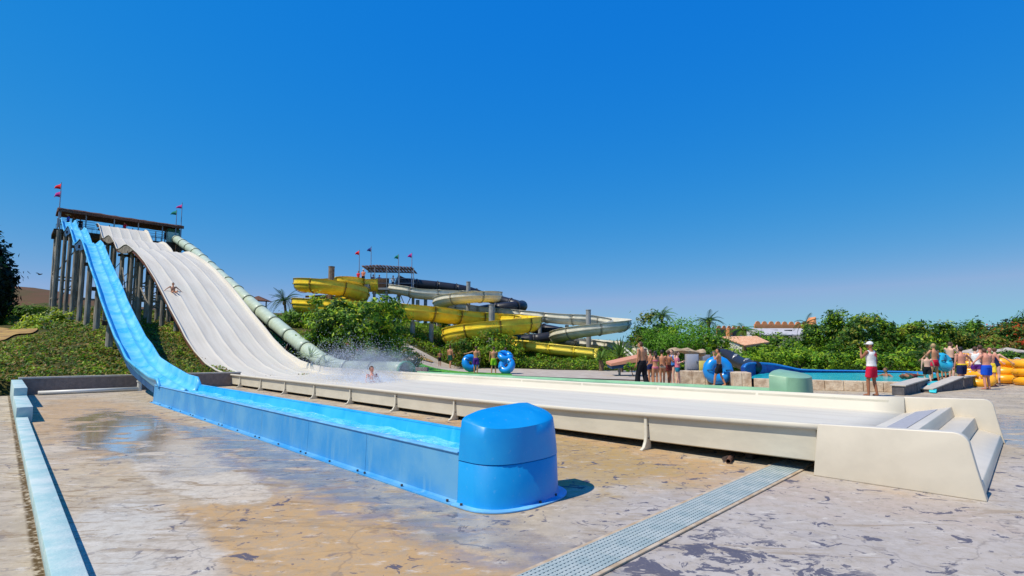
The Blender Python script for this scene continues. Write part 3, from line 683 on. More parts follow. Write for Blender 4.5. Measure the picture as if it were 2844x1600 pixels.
MB().abox(24.36, 24.62, 7.6, 16, -.2, .2).build('wall_body', M_concwall, bw)
pp = thing('drain_pipe', 'white plastic drain pipe with upright tee along the foot of the dark wall', 'pipe', W(23.9, 2.5, 0))
M_pvc = mat('pvc_white', (.72, .69, .60), .4)
MB().tube([W(23.95, 1.0, .07), W(23.9, 3.78, .08)], .075, 10).build('pipe_run', M_pvc, pp, smooth=True)
MB().tube([W(23.9, 3.83, 0), W(23.9, 3.83, .34)], .075, 10).build('tee', M_pvc, pp); MB().tube([W(23.9, 3.83, .34), W(23.9, 3.83, .39)], .10, 10).build('pipe_cap', M_pvc, pp)
op = thing('rusty_pipe_stub', 'short rusty brown pipe end lying beneath the white slide by the drain grate', 'pipe', P(2110, 1285, 6.5))
q = W(2.95, 6.98, .035); solid(MB().tube([q, q + N * .35 + S * .1], .035, 12, cap=False).build('pipe_wall', mat('rust', (.16, .07, .04), .8, col2=(.07, .04, .03), vscale=20), op), .008)
q = q + N * .1 + S * .1; MB().tube([q, q + N * .3], .03, 10).build('pipe_core', M_bolt, op)
# drain grate: panels of bars, lying in a recess
dr = thing('drain_grate', 'long pale blue-grey slotted drain grate crossing the floor to the white slide', 'grate', W(2.35, 4, 0))
M_grate = mat('grate_grey_blue', (.30, .37, .36), .7, .2, col2=(.42, .46, .43), vscale=3)
M_gdark = mat('drain_dark', (.12, .19, .21), .9)
MB().abox(2.16, 2.495, 1.2, 7.9, .002, .005).build('drain_bed', M_gdark, dr)
for a0, a1 in ((2.120, 2.156), (2.498, 2.534)): bevel(MB().abox(a0, a1, 1.2, 7.9, .001, .017).build('drain_edge', mat('edge_mortar', (.55, .44, .31), .85, col2=(.42, .30, .18), vscale=6), dr), .003, 1)
gp = MB()
for j in range(9): gp.abox(2.165 + j * .0405, 2.165 + j * .0405 + .029, .0, .492, .006, .016)
for j in range(13): gp.abox(2.162, 2.494, j * .0405, j * .0405 + .02, .006, .0145)
gme = gp.me(False); gme.materials.append(M_grate)
for i in range(13):
    o = bpy.data.objects.new('grate_panel', gme); COL.objects.link(o); o.parent = dr; o.matrix_parent_inverse = mw(dr).inverted(); o.location = N * (1.25 + .5 * i)
# floor joints
for a in (-3.2,): MB().abox(a, a + .02, .6, 14, .001, .004)
# draped sheets (path, turf)
def drape(name, upper, lower, m, dz=.05, nu=40, nv=8):
    U = cr([P(px, 975, d) for px, d in upper], 8); L = cr([P(px, 975, d) for px, d in lower], 8)
    def at(C, t): t *= len(C) - 1; i = min(int(t), len(C) - 2); return C[i].lerp(C[i + 1], t - i)
    pts = []
    for i in range(nu):
        u, l = at(U, i / (nu - 1)), at(L, i / (nu - 1))
        for j in range(nv): pts.append(l.lerp(u, j / (nv - 1)))
    z = np.maximum(terr([(p.x, p.y) for p in pts]), 0) + dz
    vs = [(p.x, p.y, float(zz)) for p, zz in zip(pts, z)]
    fs = [(i * nv + j, i * nv + j + 1, (i + 1) * nv + j + 1, (i + 1) * nv + j) for i in range(nu - 1) for j in range(nv - 1)]
    return tag(link(name, mesh(vs, fs), m, smooth=True), kind='structure')
M_path = mat('pinkish_paving', (.40, .33, .26), .85, .2, col2=(.50, .43, .35), vscale=1.2, bump=.3)
M_turf, _t, _b = newmat('artificial_turf'); k = NB(M_turf)
k.link(k.mix(k.rng(k.noise(3, 5), .35, .65), (.03, .22, .01), (.10, .38, .02)), _b.inputs['Base Color']); _b.inputs['Roughness'].default_value = .9; k.link(k.bump(k.noise(40, 3), .8, .02), _b.inputs['Normal'])
drape('sloping_path', [(1118, 46), (1150, 45), (1220, 44.3), (1300, 43.5), (1420, 41), (1600, 39.3), (1800, 37.5)], [(1110, 42), (1170, 38.5), (1250, 36), (1330, 33.5), (1430, 31), (1600, 28), (1800, 26)], M_path, .05)
drape('green_turf', [(1165, 39.5), (1190, 38.8), (1240, 37.0), (1330, 34.8), (1420, 33)], [(1150, 34), (1165, 32.5), (1230, 30), (1330, 27), (1430, 25)], M_turf, .075)
bm_ = thing('brick_edging', 'low pinkish brick edging wall on the green turf beside the tube mouth', 'wall', P(1240, 1030, 30))
for i in range(17):
    p0 = P(1183 + i * 6.6, 975, 30.0 - i * .12); z = .28 if i < 16 else .18
    z0 = max(0, tz(p0))
    mb = MB().box((p0.x + .06, p0.y, z0 + z / 2), (.122, .3, z)); mb.build('brick', M_pinkbrick, bm_)
dk = P(1166, 975, 29.5); o = bevel(MB().box((dk.x, dk.y, .25), (.95, .6, .62)).build('planter_block', M_concwall), .02); tag(o, 'dark grey concrete block behind the green tube mouth', 'block')
# left edge slab
dk = P(-5, 975, 22.5); o = bevel(MB().box((dk.x, dk.y, .08), (1.9, .8, .34)).build('stone_slab', M_stone), .03); tag(o, 'pale stone slab at the far left edge below the grass', 'stone')
# ------------------------------------------------------------------ rocky / block walls on the right
def blockwall(p0, p1, h0, h1, th, n, label, name='stone_wall', m=M_stone, rows=1, cap=None):
    p0 = Vector((p0.x, p0.y, 0)); p1 = Vector((p1.x, p1.y, 0)); d = (p1 - p0); L = d.length; d.normalize(); nn_ = Vector((-d.y, d.x, 0))
    t = thing(name, label, 'wall', p0.lerp(p1, .5)); rnd = random.Random(int(L * 100))
    for r in range(rows):
        for i in range(n):
            u0, u1 = L * i / n + .006, L * (i + 1) / n - .006; j = rnd.uniform(-.012, .012); z0a = (h0 + (h1 - h0) * u0 / L) * r / rows; z0b = (h0 + (h1 - h0) * u1 / L) * r / rows
            za = (h0 + (h1 - h0) * u0 / L) * (r + 1) / rows - .006; zb = (h0 + (h1 - h0) * u1 / L) * (r + 1) / rows - .006
            mb = MB(); vs = []
            for u, z0, z1 in ((u0, z0a, za), (u1, z0b, zb)):
                for off in (j, th + j): vs += [p0 + d * u + nn_ * off + Vector((0, 0, z0)), p0 + d * u + nn_ * off + Vector((0, 0, z1))]
            mb.add(vs, [(0, 1, 3, 2), (4, 6, 7, 5), (0, 4, 5, 1), (2, 3, 7, 6), (0, 2, 6, 4), (1, 5, 7, 3)])
            bevel(mb.build('stone_block', m, t), .015, 1)
    if cap:
        mb = MB(); vs = []
        for u, hh in ((-.03, h0), (L + .03, h1)):
            for off in (-.05, th + .05): vs += [p0 + d * u + nn_ * off + Vector((0, 0, hh)), p0 + d * u + nn_ * off + Vector((0, 0, hh + .05))]
        mb.add(vs, [(0, 1, 3, 2), (4, 6, 7, 5), (0, 4, 5, 1), (2, 3, 7, 6), (0, 2, 6, 4), (1, 5, 7, 3)]); bevel(mb.build('wall_cap', cap, t), .01, 1)
    return t
blockwall(P(1885, 1, 23.2), P(2030, 1, 22.6), .62, .60, .9, 4, 'beige rough stone wall behind the man with the big blue ring', rows=1)
blockwall(P(2032, 1, 21.4), P(2085, 1, 21.2), .62, .62, 1.6, 2, 'short beige stone block wall at the left end of the blue pool', rows=1)
blockwall(P(2090, 1, 20.9), P(2505, 1, 18.8), .40, .38, .35, 8, 'long low pinkish stone wall along the front of the turquoise pool', rows=1)
M_shadew = mat('ramp_wall_shade_grey', (.13, .12, .12), .9, .2, var=.2, vscale=6, bump=.4)  # dark tone paints in the shadow on the ramp walls' side faces
blockwall(P(2505, 1, 17.6), P(2572, 1, 19.9), .30, .42, .35, 2, 'dark sloping ramp wall beside the pool exit, nearer one', 'ramp_wall', M_shadew, cap=M_conctop)
blockwall(P(2580, 1, 18.8), P(2668, 1, 20.4), .10, .46, .3, 3, 'long dark ramp wall sloping up behind the pool exit', 'ramp_wall', M_shadew, cap=M_conctop)
blockwall(P(2672, 1, 20.6), P(2735, 1, 24.5), .42, .40, .3, 3, 'dark ramp wall continuing behind the bathers towards the yellow rings', 'ramp_wall', M_shadew, cap=M_conctop)
# pool
M_pool, _t, _b = newmat('pool_water'); k = NB(M_pool)
c = k.mix(k.rng(k.noise(1.2, 4), .35, .65), (.015, .58, .62), (.05, .74, .72)); k.link(c, _b.inputs['Base Color']); _b.inputs['Roughness'].default_value = .12; k.link(k.bump(k.noise(5, 4), .5, .04), _b.inputs['Normal'])
pw_ = [P(2070, 1, 22.2), P(2100, 1, 21.3), P(2300, 1, 20.2), P(2505, 1, 19.2), P(2566, 1, 20.2), P(2640, 1, 26.5), P(2560, 1, 27), P(2230, 1, 27.4), P(2130, 1, 27.3), P(2080, 1, 25)]
tag(MB().add([Vector((p.x, p.y, .36)) for p in pw_], [tuple(range(len(pw_)))]).build('pool_water', M_pool), kind='structure')
q = [P(2566, 1, 19.9), P(2600, 1, 20.2), P(2592, 1, 18.4), P(2574, 1, 18.6)]
tag(MB().add([Vector((q[0].x, q[0].y, .34)), Vector((q[1].x, q[1].y, .34)), Vector((q[2].x, q[2].y, .03)), Vector((q[3].x, q[3].y, .03))], [(0, 1, 2, 3)]).build('shallow_water', M_pool), kind='structure')
M_liner = mat('pool_liner_dark_blue', (.005, .03, .22), .4, .4, col2=(.01, .09, .36), vscale=2)
rim = cr([P(px, y, d) for px, y, d in ((2068, 1020, 22.5), (2078, 1010, 24.5), (2110, 1009, 26.6), (2150, 1012, 27.3), (2190, 1020, 27.5), (2240, 1028, 27.5), (2400, 1031, 27.4), (2560, 1035, 27), (2610, 1040, 26.6))], 6)
lw = thing('pool_back_wall', 'curved dark blue pool liner wall in front of the green hedge', 'pool wall', rim[len(rim) // 2])
mb = MB()
for p in rim: mb.v += [Vector((p.x, p.y, -.1)), Vector(p)]
for i in range(len(rim) - 1): mb.f.append((2 * i, 2 * i + 2, 2 * i + 3, 2 * i + 1))
solid(mb.build('liner', M_liner, lw), .15, 1)
MB().tube(rim, .05, 8).build('coping', mat('coping_blue', (.03, .22, .60), .4), lw, smooth=True)
# kiosk of rocks with electric cabinet
M_grey = mat('cabinet_grey', (.33, .34, .38), .5, .4, var=.08, vscale=3)
ks = thing('rock_kiosk', 'small kiosk with rough tan rock slab roof behind the queue of bathers', 'kiosk', P(1900, 1040, 25))
for px in (1878, 1945):
    p = P(px, 1, 25); MB().tube([(p.x, p.y, 0), (p.x, p.y, 1.42)], [.13, .10], 7).build('rock_post', M_stone, ks)
p0, p1 = P(1858, 1, 24.6), P(1952, 1, 25); rs = MB(); rnd = random.Random(2)
for i in range(12):
    t = i / 11; c_ = Vector(p0).lerp(p1, t); h_ = .13 + .05 * math.sin(i * 1.3)
    for an in range(8):
        aa_ = 2 * math.pi * an / 8; rs.v.append(Vector((c_.x, c_.y + math.cos(aa_) * (.45 + rnd.uniform(-.06, .06)), 1.47 + math.sin(aa_) * h_ + .05 * math.sin(t * 5) + rnd.uniform(-.02, .02))))
for i in range(11):
    for j in range(8): j2 = (j + 1) % 8; rs.f.append((8 * i + j, 8 * i + j2, 8 * i + 8 + j2, 8 * i + 8 + j))
rs.f += [tuple(range(8)), tuple(88 + j for j in reversed(range(8)))]
rs.build('rock_slab', mat('tan_rock', (.55, .42, .27), .9, .2, col2=(.35, .24, .14), vscale=2.5, bump=.8, bscale=8), ks)
p = P(1920, 1, 24.3)
cb_ = thing('electric_cabinet', 'tall grey metal cabinet standing on the stone wall under the rock slab', 'cabinet', (p.x, p.y, .62))
bevel(MB().box((p.x, p.y, .98), (.58, .3, .76)).build('cabinet_body', M_grey, cb_), .015); bevel(MB().box((p.x, p.y - .155, .98), (.50, .02, .66)).build('cabinet_door', mat('cabinet_door', (.40, .41, .45), .45), cb_), .006)
MB().box((p.x + .19, p.y - .175, .98), (.03, .02, .1)).build('handle', M_bolt, cb_)
p = P(1955, 1, 26); o = bevel(MB().box((p.x, p.y, 1.1), (.5, .4, .42)).build('equipment_box', M_grey), .02); tag(o, 'small grey equipment box right of the tall cabinet', 'box')
MB().box((p.x, p.y, .45), (.12, .12, .9)).build('box_stand', M_grey, o)
p = P(1950, 1, 23.9); o = bevel(MB().box((p.x, p.y, .82), (.32, .05, .46)).build('notice_board', mat('panel_yellow', (.75, .62, .15), .6)), .01); tag(o, 'small plain yellow panel beside the big blue ring', 'panel')
# terracotta sloping beam at left of the tall man
a0_, a1_ = P(1697, 1010, 30), P(1800, 987, 30)
tb = thing('sloping_canopy', 'pink terracotta sloping canopy board behind the tall man in black trousers', 'canopy', a0_)
mb = MB(); dd = Vector((0, 1.6, .1)); mb.prism([a0_, a1_, a1_ - Vector((0, 0, .3)), a0_ - Vector((0, 0, .14))], dd); mb.build('board', mat('terracotta_paint', (.62, .27, .15), .7, var=.06, vscale=4), tb)
MB().prism([a0_ + Vector((.05, .05, -.16)), a1_ + Vector((0, .05, -.32)), a1_ + Vector((0, .05, -.55)), a0_ + Vector((.05, .05, -.32))], dd * .9).build('shadow_strip', mat('shadow_navy', (.01, .05, .11), .6), tb)  # navy strip modelled as the blue shadow beneath the board
for u in (.3, .95): p = a0_.lerp(a1_, u); MB().bar((p.x, p.y + .8, 0), (p.x, p.y + .8, p.z - .3), .1).build('post', M_steel, tb)
# ------------------------------------------------------------------ rings
def torus(Rr, r, n=28, m=12):
    mb = MB()
    for i in range(n):
        for j in range(m):
            u, v = 2 * math.pi * i / n, 2 * math.pi * j / m; rr = r * (1 + .03 * math.cos(u * n / 2))
            mb.v.append(Vector(((Rr + rr * math.cos(v)) * math.cos(u), (Rr + rr * math.cos(v)) * math.sin(u), rr * math.sin(v))))
    for i in range(n):
        for j in range(m): mb.f.append((i * m + j, ((i + 1) % n) * m + j, ((i + 1) % n) * m + (j + 1) % m, i * m + (j + 1) % m))
    return mb.me(False)
def ring(pos, rot, D, r, m, label, grp=None, hm=None):
    o = link('swim_ring', torus(D / 2 - r, r), m, smooth=True); o.location = pos; o.rotation_euler = rot; tag(o, label, 'swim ring', grp)
    for s in (-1, 1):
        h = MB().tube([(s * (D / 2 - r) - .12, 0, r * .95), (s * (D / 2 - r) - .06, 0, r * 1.18), (s * (D / 2 - r) + .06, 0, r * 1.18), (s * (D / 2 - r) + .12, 0, r * .9)], .018, 6).me()
        hd = link('handle', h, hm or M_dark, None, True); hd.parent = o
    vl = link('valve', MB().tube([(0, D / 2 - r, r * .95), (0, D / 2 - r, r * 1.1)], .03, 8).me(), hm or M_dark); vl.parent = o
    return o
def at_px(px, d, z): p = P(px, 1, d); return Vector((p.x, p.y, z))
ring(at_px(1992, 22.6, .66), (R(86), 0, R(-8)), 1.27, .25, M_tube_blue, 'huge blue swim ring standing upright behind the man in dark shorts')
ring(at_px(1307, 33.6, .72), (R(70), R(25), R(20)), 1.2, .24, M_tube_blue, 'blue swim ring carried low beside the man in purple trunks')
ring(at_px(1403, 33.2, 1.18), (R(30), R(12), 0), 1.05, .19, M_tube_blue, 'smaller blue swim ring carried at waist height, upper of the pair')
ring(at_px(1407, 32.9, .58), (R(62), R(-35), R(-10)), 1.15, .23, M_tube_blue, 'blue swim ring tilted low under the other one, beside green trunks')
M_white_h = mat('handle_white_blue', (.55, .62, .85), .5)
for i in range(3): ring(at_px(2783, 24.0 + .1 * i, .22 + .36 * i), (R((0, 3, 9)[i]), R((2, -4, 6)[i]), .4 * i), 1.22, .20, M_tube_yel, ['yellow swim ring at the bottom of the middle stack', 'yellow swim ring in the middle of the middle stack', 'yellow swim ring lying tilted on top of the middle stack'][i], 'stacked yellow swim rings', M_white_h)
for i in range(3): ring(at_px(2858, 22.6, .20 + .37 * i), (R((0, 2, -3)[i]), R((1, 3, -2)[i]), 1 + .5 * i), 1.25, .20, M_tube_yel, ['yellow swim ring at the bottom of the rightmost stack', 'yellow swim ring in the middle of the rightmost stack', 'yellow swim ring on top of the rightmost stack'][i], 'stacked yellow swim rings', M_white_h)
for i in range(4): ring(at_px(2693, 25.4, .20 + .33 * i), (R((0, 3, -2, 6)[i]), 0, .3 * i), 1.1, .19, M_tube_yel, ['yellow swim ring at the foot of the stack behind the bathers', 'yellow swim ring second from the ground in the stack behind the bathers', 'yellow swim ring third from the ground in the stack behind the bathers', 'yellow swim ring topping the stack behind the bathers'][i], 'stacked yellow swim rings', M_white_h)
ring(at_px(2712, 22.2, .30), (R(20), R(-15), 0), 1.15, .19, M_tube_yel, 'yellow swim ring leaning low behind the dark ramp wall', None, M_white_h)
ring(at_px(2617, 22.2, 1.02), (R(70), 0, R(15)), .85, .2, mat('swim_ring_cyan', (.03, .42, .62), .35), 'light blue swim ring held behind the bathers at the pool exit')
# black tube end next to the pool
bt = thing('black_tube_outlet', 'black curved tube slide outlet beside the blue pool liner', 'water slide', P(2050, 1010, 27))
MB().tube(cr([P(1985, 990, 31), P(2015, 985, 30), P(2040, 1000, 29), P(2070, 1014, 27.5), P(2098, 1021, 26)], 6), .33, 14).build('tube', M_black, bt, smooth=True)
for q in (P(2045, 1002, 28.8), P(2075, 1015, 27.3)): MB().tube([q + Vector((-.06, .06, .01)), q + Vector((.06, -.06, -.01))], .38, 14).build('tube_ring', M_steel, bt)
MB().ell(P(2052, 1012, 28.0) + Vector((0, -.3, 0)), (.14, .06, .12)).build('yellow_marker', M_yelp, bt)
for q in (P(2015, 985, 30),): MB().bar((q.x, q.y, -.1), q, .12).build('prop', M_steel, bt)
# ================================================================== FAR SLIDE COMPLEX
def frames(pts):
    out = []
    for i, p in enumerate(pts):
        t = pts[min(i + 1, len(pts) - 1)] - pts[max(i - 1, 0)]; t = t.normalized(); x = t.cross(Vector((0, 0, 1)))
        x = x.normalized() if x.length > 1e-4 else Vector((1, 0, 0)); out.append((p, t, x, x.cross(t)))
    return out
def sect(prof, fr, i0, i1):
    mb = MB(); n = len(prof)
    for i in range(i0, i1 + 1):
        p, t, x, u = fr[i]
        for l, h in prof: mb.v.append(p + x * l + u * h)
    for i in range(i1 - i0):
        for j in range(n - 1): mb.f.append((i * n + j, i * n + j + 1, (i + 1) * n + j + 1, (i + 1) * n + j))
    return mb
def trough(par, pts, hw, up, dn, m, mr, ms, seam=2.4, n=6, sc=None):
    """open flume: pts at the axis; hw half width; up wall above axis; dn bowl depth"""
    c = cr(pts, n); fr = frames(c)
    bowl = [(-hw * math.cos(math.pi * j / 12), -dn * math.sin(math.pi * j / 12) ** .85) for j in range(13)]
    prof = [(-hw - .14, up - .05), (-hw - .14, up), (-hw - .04, up + .01), (-hw - .02, .05), (-hw - .10, .03), (-hw - .10, -.03)] + bowl + [(hw + .10, -.03), (hw + .10, .03), (hw + .02, .05), (hw + .04, up + .01), (hw + .14, up), (hw + .14, up - .05)]
    acc = 0; i0 = 0
    for i in range(1, len(c)):
        acc += (c[i] - c[i - 1]).length
        if acc > seam or i == len(c) - 1:
            o = sect(prof, fr, i0, i).build('flume_section', m, par, smooth=True); o.data.set_sharp_from_angle(angle=R(35)); solid(o, .035)
            if i < len(c) - 1:
                p, t, x, u = fr[i]; pr = [(l * 1.035, h * 1.06 - .02) for l, h in prof[2:-2]]
                rb_ = MB(); rb_.v = [p + x * l + u * h + t * e for e in (-.05, .05) for l, h in pr]; k_ = len(pr)
                rb_.f = [(j, j + 1, k_ + j + 1, k_ + j) for j in range(k_ - 1)]
                solid(rb_.build('joint_flange', ms, par), .05, 1)
            i0 = i; acc = 0
    return c
def helix(c, r, z0, z1, a0, a1, n=14):
    """angles in degrees, 0 = right (+x), 90 = away"""
    return [Vector((c.x + r * math.cos(R(a0 + (a1 - a0) * i / n)), c.y + r * math.sin(R(a0 + (a1 - a0) * i / n)), z0 + (z1 - z0) * i / n)) for i in range(n + 1)]
def spost(par, px, d, ytop, ybase=None, r=.25, m=M_steel):
    p = P(px, ytop, d); z0 = tz(p) - .4
    MB().tube([(p.x, p.y, z0), (p.x, p.y, p.z)], r, 10).build('support_post', m, par)
    MB().tube([(p.x, p.y, p.z), (p.x, p.y, p.z + .06)], r * 1.1, 10).build('post_cap', m, par)
def arms(par, px, d, zs, r, angs, m=M_steel):
    p = P(px, 1, d)
    for z, a in zip(zs, angs): MB().bar((p.x, p.y, z - .9), (p.x + r * math.cos(R(a)), p.y + r * math.sin(R(a)), z - .55), .12, .2).build('support_arm', m, par)
M_postb = mat('rusty_post', (.16, .10, .06), .8, .2, col2=(.26, .20, .15), vscale=2)
M_postg = mat('grey_post', (.30, .30, .28), .7, .3, var=.15, vscale=2)
yel = thing('yellow_flume_slide', 'long yellow open flume slide spiralling twice and ending in a straight run', 'water slide', at_px(920, 52, 4))
c1 = P(918, 1, 52); c1.z = 0
plat = at_px(1040, 57.5, 8.2)
pth = [at_px(1046, 57.5, 8.35), at_px(1000, 56.6, 8.3)] + helix(c1, 3.35, 8.25, 6.15, 60, 420, 18)[0:19] + helix(c1, 3.35, 6.1, 5.35, 65, 250, 9)[1:]
# first turn runs back -> left -> front -> right -> back
pth = [at_px(1046, 57.5, 8.95), at_px(1000, 56.9, 8.9)] + helix(c1, 2.72, 8.85, 6.95, 75, 435, 20) + helix(c1, 2.72, 6.8, 5.8, 455, 640, 8)[:7]
e = pth[-1]
pth += [at_px(1010, 47.0, 5.45), at_px(1100, 46.6, 5.25), at_px(1200, 47.3, 5.0), at_px(1300, 49.6, 4.75), at_px(1395, 51.4, 4.65)]
c2 = P(1366, 1, 47); c2.z = 0
pth += helix(c2, 3.6, 4.55, 2.55, 58, -215, 16)
pth += [at_px(1430, 50.6, 2.35)]
trough(yel, pth, .86, .50, .80, M_yel, M_yelp, M_seam, 2.5)
endp = [at_px(1400, 48.8, 2.15), at_px(1450, 46.0, 2.0), at_px(1520, 44.2, 1.72), at_px(1600, 43.2, 1.45), at_px(1655, 42.6, 1.28)]
trough(yel, endp, .75, .42, .40, M_yelp, M_yelp, M_yel, 1.9)
p, t_, x_, u_ = frames(cr(endp, 6))[-1]
for px, d, yt in ((1366, 47, 848),): spost(yel, px, d, yt, r=.27, m=M_postg)
spost(yel, 921, 52, 742, r=.30, m=M_postb)
for z, a in ((8.0, 180), (7.4, 270), (6.9, 0), (6.3, 180), (5.8, 270)): MB().bar((c1.x, c1.y, z - .9), (c1.x + 2.7 * math.cos(R(a)), c1.y + 2.7 * math.sin(R(a)), z - 1.0), .12, .2).build('support_arm', M_postb, yel)
for z, a in ((4.2, 0), (3.6, 270), (3.0, 180)): MB().bar((c2.x, c2.y, z - .6), (c2.x + 3.7 * math.cos(R(a)), c2.y + 3.7 * math.sin(R(a)), z - .95), .12, .2).build('support_arm', M_postg, yel)
for px, d, z in ((1145, 47, 4.2), (1197, 47.3, 4.0), (1262, 48.6, 3.9)):
    p = P(px, 1, d); MB().tube([(p.x, p.y, tz(p) - .3), (p.x, p.y, z)], .22, 10).build('support_post', M_postg, yel)
ivo = thing('ivory_flume_slide', 'pale ivory open flume slide winding round two posts behind the yellow one', 'water slide', at_px(1300, 54, 4))
c3 = P(1298, 1, 54); c3.z = 0; c4 = P(1640, 1, 50); c4.z = 0
pth = [at_px(1092, 57.8, 8.55), at_px(1125, 56.6, 8.2), at_px(1160, 56.4, 7.85), at_px(1215, 56.6, 7.75), at_px(1270, 57.0, 7.7)] + helix(c3, 2.75, 7.65, 6.25, 80, -230, 16)
pth += [at_px(1330, 58.0, 6.05), at_px(1400, 57.2, 5.75), at_px(1480, 55.6, 5.35), at_px(1560, 54.0, 4.95), at_px(1620, 53.2, 4.8)]
pth += helix(c4, 3.05, 4.72, 2.65, 78, -215, 16)
pth += [at_px(1610, 53.0, 2.35), at_px(1690, 49.8, 2.05), at_px(1745, 46.0, 1.65), at_px(1778, 42.5, .95), at_px(1800, 40.3, .25)]
trough(ivo, pth, .80, .42, .62, M_paleg, M_paleg, M_seamg, 2.6)
spost(ivo, 1301, 54, 784, r=.22, m=M_postg); spost(ivo, 1634, 50, 862, r=.25, m=M_postg)
for z, a in ((7.3, 0), (6.9, 270), (6.4, 180)): MB().bar((c3.x, c3.y, z - .6), (c3.x + 2.7 * math.cos(R(a)), c3.y + 2.7 * math.sin(R(a)), z - .65), .1, .16).build('support_arm', M_postg, ivo)
for z, a in ((4.3, 0), (3.7, 270), (3.2, 180)): MB().bar((c4.x, c4.y, z - .6), (c4.x + 3 * math.cos(R(a)), c4.y + 3 * math.sin(R(a)), z - .65), .1, .16).build('support_arm', M_postg, ivo)
for px, d, z in ((1158, 56.4, 7.1), (1215, 56.6, 7.0), (1400, 57, 5.0), (1500, 55, 4.5), (1575, 53.8, 4.2)):
    p = P(px, 1, d); MB().tube([(p.x, p.y, tz(p) - .3), (p.x, p.y, z)], .2, 10).build('support_post', M_postg, ivo)
blk = thing('black_tube_slide', 'black enclosed tube slide snaking behind the ivory flume', 'water slide', at_px(1200, 60, 5))
bp = [at_px(1100, 59.5, 9.75), at_px(1122, 60, 9.45), at_px(1160, 60.5, 9.35), at_px(1220, 61, 9.15), at_px(1290, 61.5, 8.75), at_px(1345, 62.5, 8.1), at_px(1400, 62.5, 7.5), at_px(1440, 61.5, 6.95), at_px(1450, 59.4, 6.65), at_px(1415, 57.9, 6.45), at_px(1340, 58.5, 6.1), at_px(1290, 60, 5.7), at_px(1300, 62, 5.2), at_px(1400, 61.5, 4.6), at_px(1500, 58, 4.0), at_px(1560, 56, 3.4), at_px(1530, 53.5, 2.9), at_px(1440, 53.5, 2.5)]
cc = cr(bp, 8); acc = 0; i0 = 0
for i in range(1, len(cc)):
    acc += (cc[i] - cc[i - 1]).length
    if acc > 2.2 or i == len(cc) - 1:
        MB().tube(cc[i0:i + 1], .60, 16).build('tube_section', M_black, blk, smooth=True)
        d_ = (cc[i] - cc[i - 1]).normalized(); MB().tube([cc[i] - d_ * .06, cc[i] + d_ * .06], .68, 16).build('tube_ring', mat('black_ring', (.05, .05, .055), .5), blk)
        i0 = i; acc = 0
for px, d, z in ((1180, 60.6, 8.7), (1290, 61.5, 8.1), (1400, 62.5, 6.9)):
    p = P(px, 1, d); MB().tube([(p.x, p.y, tz(p) - .3), (p.x, p.y, z)], .2, 10).build('support_post', M_postg, blk)
# platform
pf = thing('slide_platform', 'raised start platform with striped shade roof and handrails in front of the black tube', 'platform', at_px(1085, 59, 5))
def pfp(px, d, y): return P(px, y, d)
zd = pfp(1085, 58, 802).z
cn = [at_px(1030, 57, zd), at_px(1150, 57, zd), at_px(1150, 61.5, zd), at_px(1030, 61.5, zd)]
MB().prism(cn, (0, 0, -.22)).build('deck', M_steel, pf)
for px in (1036, 1070, 1105, 1145):
    for d in (57.3, 61.2):
        p = P(px, 1, d); MB().tube([(p.x, p.y, tz(p) - .3), (p.x, p.y, zd - .2)], .16, 8).build('post', M_postg, pf); MB().tube([(p.x, p.y, zd), (p.x, p.y, zd + 2.3)], .05, 6).build('roof_post', M_steel, pf)
for px0, px1 in ((1070, 1105), (1105, 1145)):
    a_0, a_1 = P(px0, 1, 57.3), P(px1, 1, 57.3)
    MB().bar((a_0.x, a_0.y, 4.5), (a_1.x, a_1.y, zd - .4), .08).build('brace', M_postg, pf); MB().bar((a_1.x, a_1.y, 4.5), (a_0.x, a_0.y, zd - .4), .08).build('brace', M_postg, pf)
for hgt in (.5, 1.05):
    for (a_0, a_1) in ((cn[0], cn[1]), (cn[2], cn[3]), (cn[3], cn[0])): MB().bar(a_0 + Vector((0, 0, hgt)), a_1 + Vector((0, 0, hgt)), .045).build('rail', M_rail, pf)
M_slat = mat('shade_slat', (.20, .10, .12), .8, .2, col2=(.42, .36, .38), vscale=3)
for i in range(15):
    p = P(1014 + i * 9.3, 742 + (abs(i - 4) * .55), 58.2); zz = p.z
    MB().box((p.x, p.y + .9, zz), (.27, 3.6, .07), Euler((R(-3), R(7 if i > 4 else -7), 0)).to_matrix()).build('roof_slat', M_slat, pf)
for d in (57.9, 60.4): MB().bar(at_px(1016, d, zd + 2.28), at_px(1146, d, zd + 2.22), .08, .12).build('roof_beam', M_woodd, pf)
q = at_px(997, 56.6, zd); MB().box((q.x, q.y, zd - .05), (2.2, 1.3, .55)).build('start_step', M_steel, pf); MB().bar((q.x, q.y, tz(q) - .2), (q.x, q.y, zd - .2), .3).build('post', M_postg, pf)
p = P(1062, 790, 57.6); bevel(MB().box((p.x, p.y, zd + .55), (1.4, .5, 1.1)).build('control_hut', M_woodd, pf), .03)
for px, yt, yb, c_, lb in ((998, 694, 778, red, 'thin pole with red pennant above the yellow spiral, leftmost on the far platform'), (1031, 684, 745, nav, 'tallest far pole carrying a navy blue pennant above the shade roof'), (1107, 706, 750, dgr, 'far pole with dark green pennant above the middle of the shade roof'), (1144, 702, 765, pink, 'far pole with violet pennant at the right end of the shade roof')):
    b0_ = P(px, yb, 58.5); flag(Vector((b0_.x, b0_.y, zd)), P(px, yt, 58.5), [(.93, c_)], None, lb, size=(.6, .6))
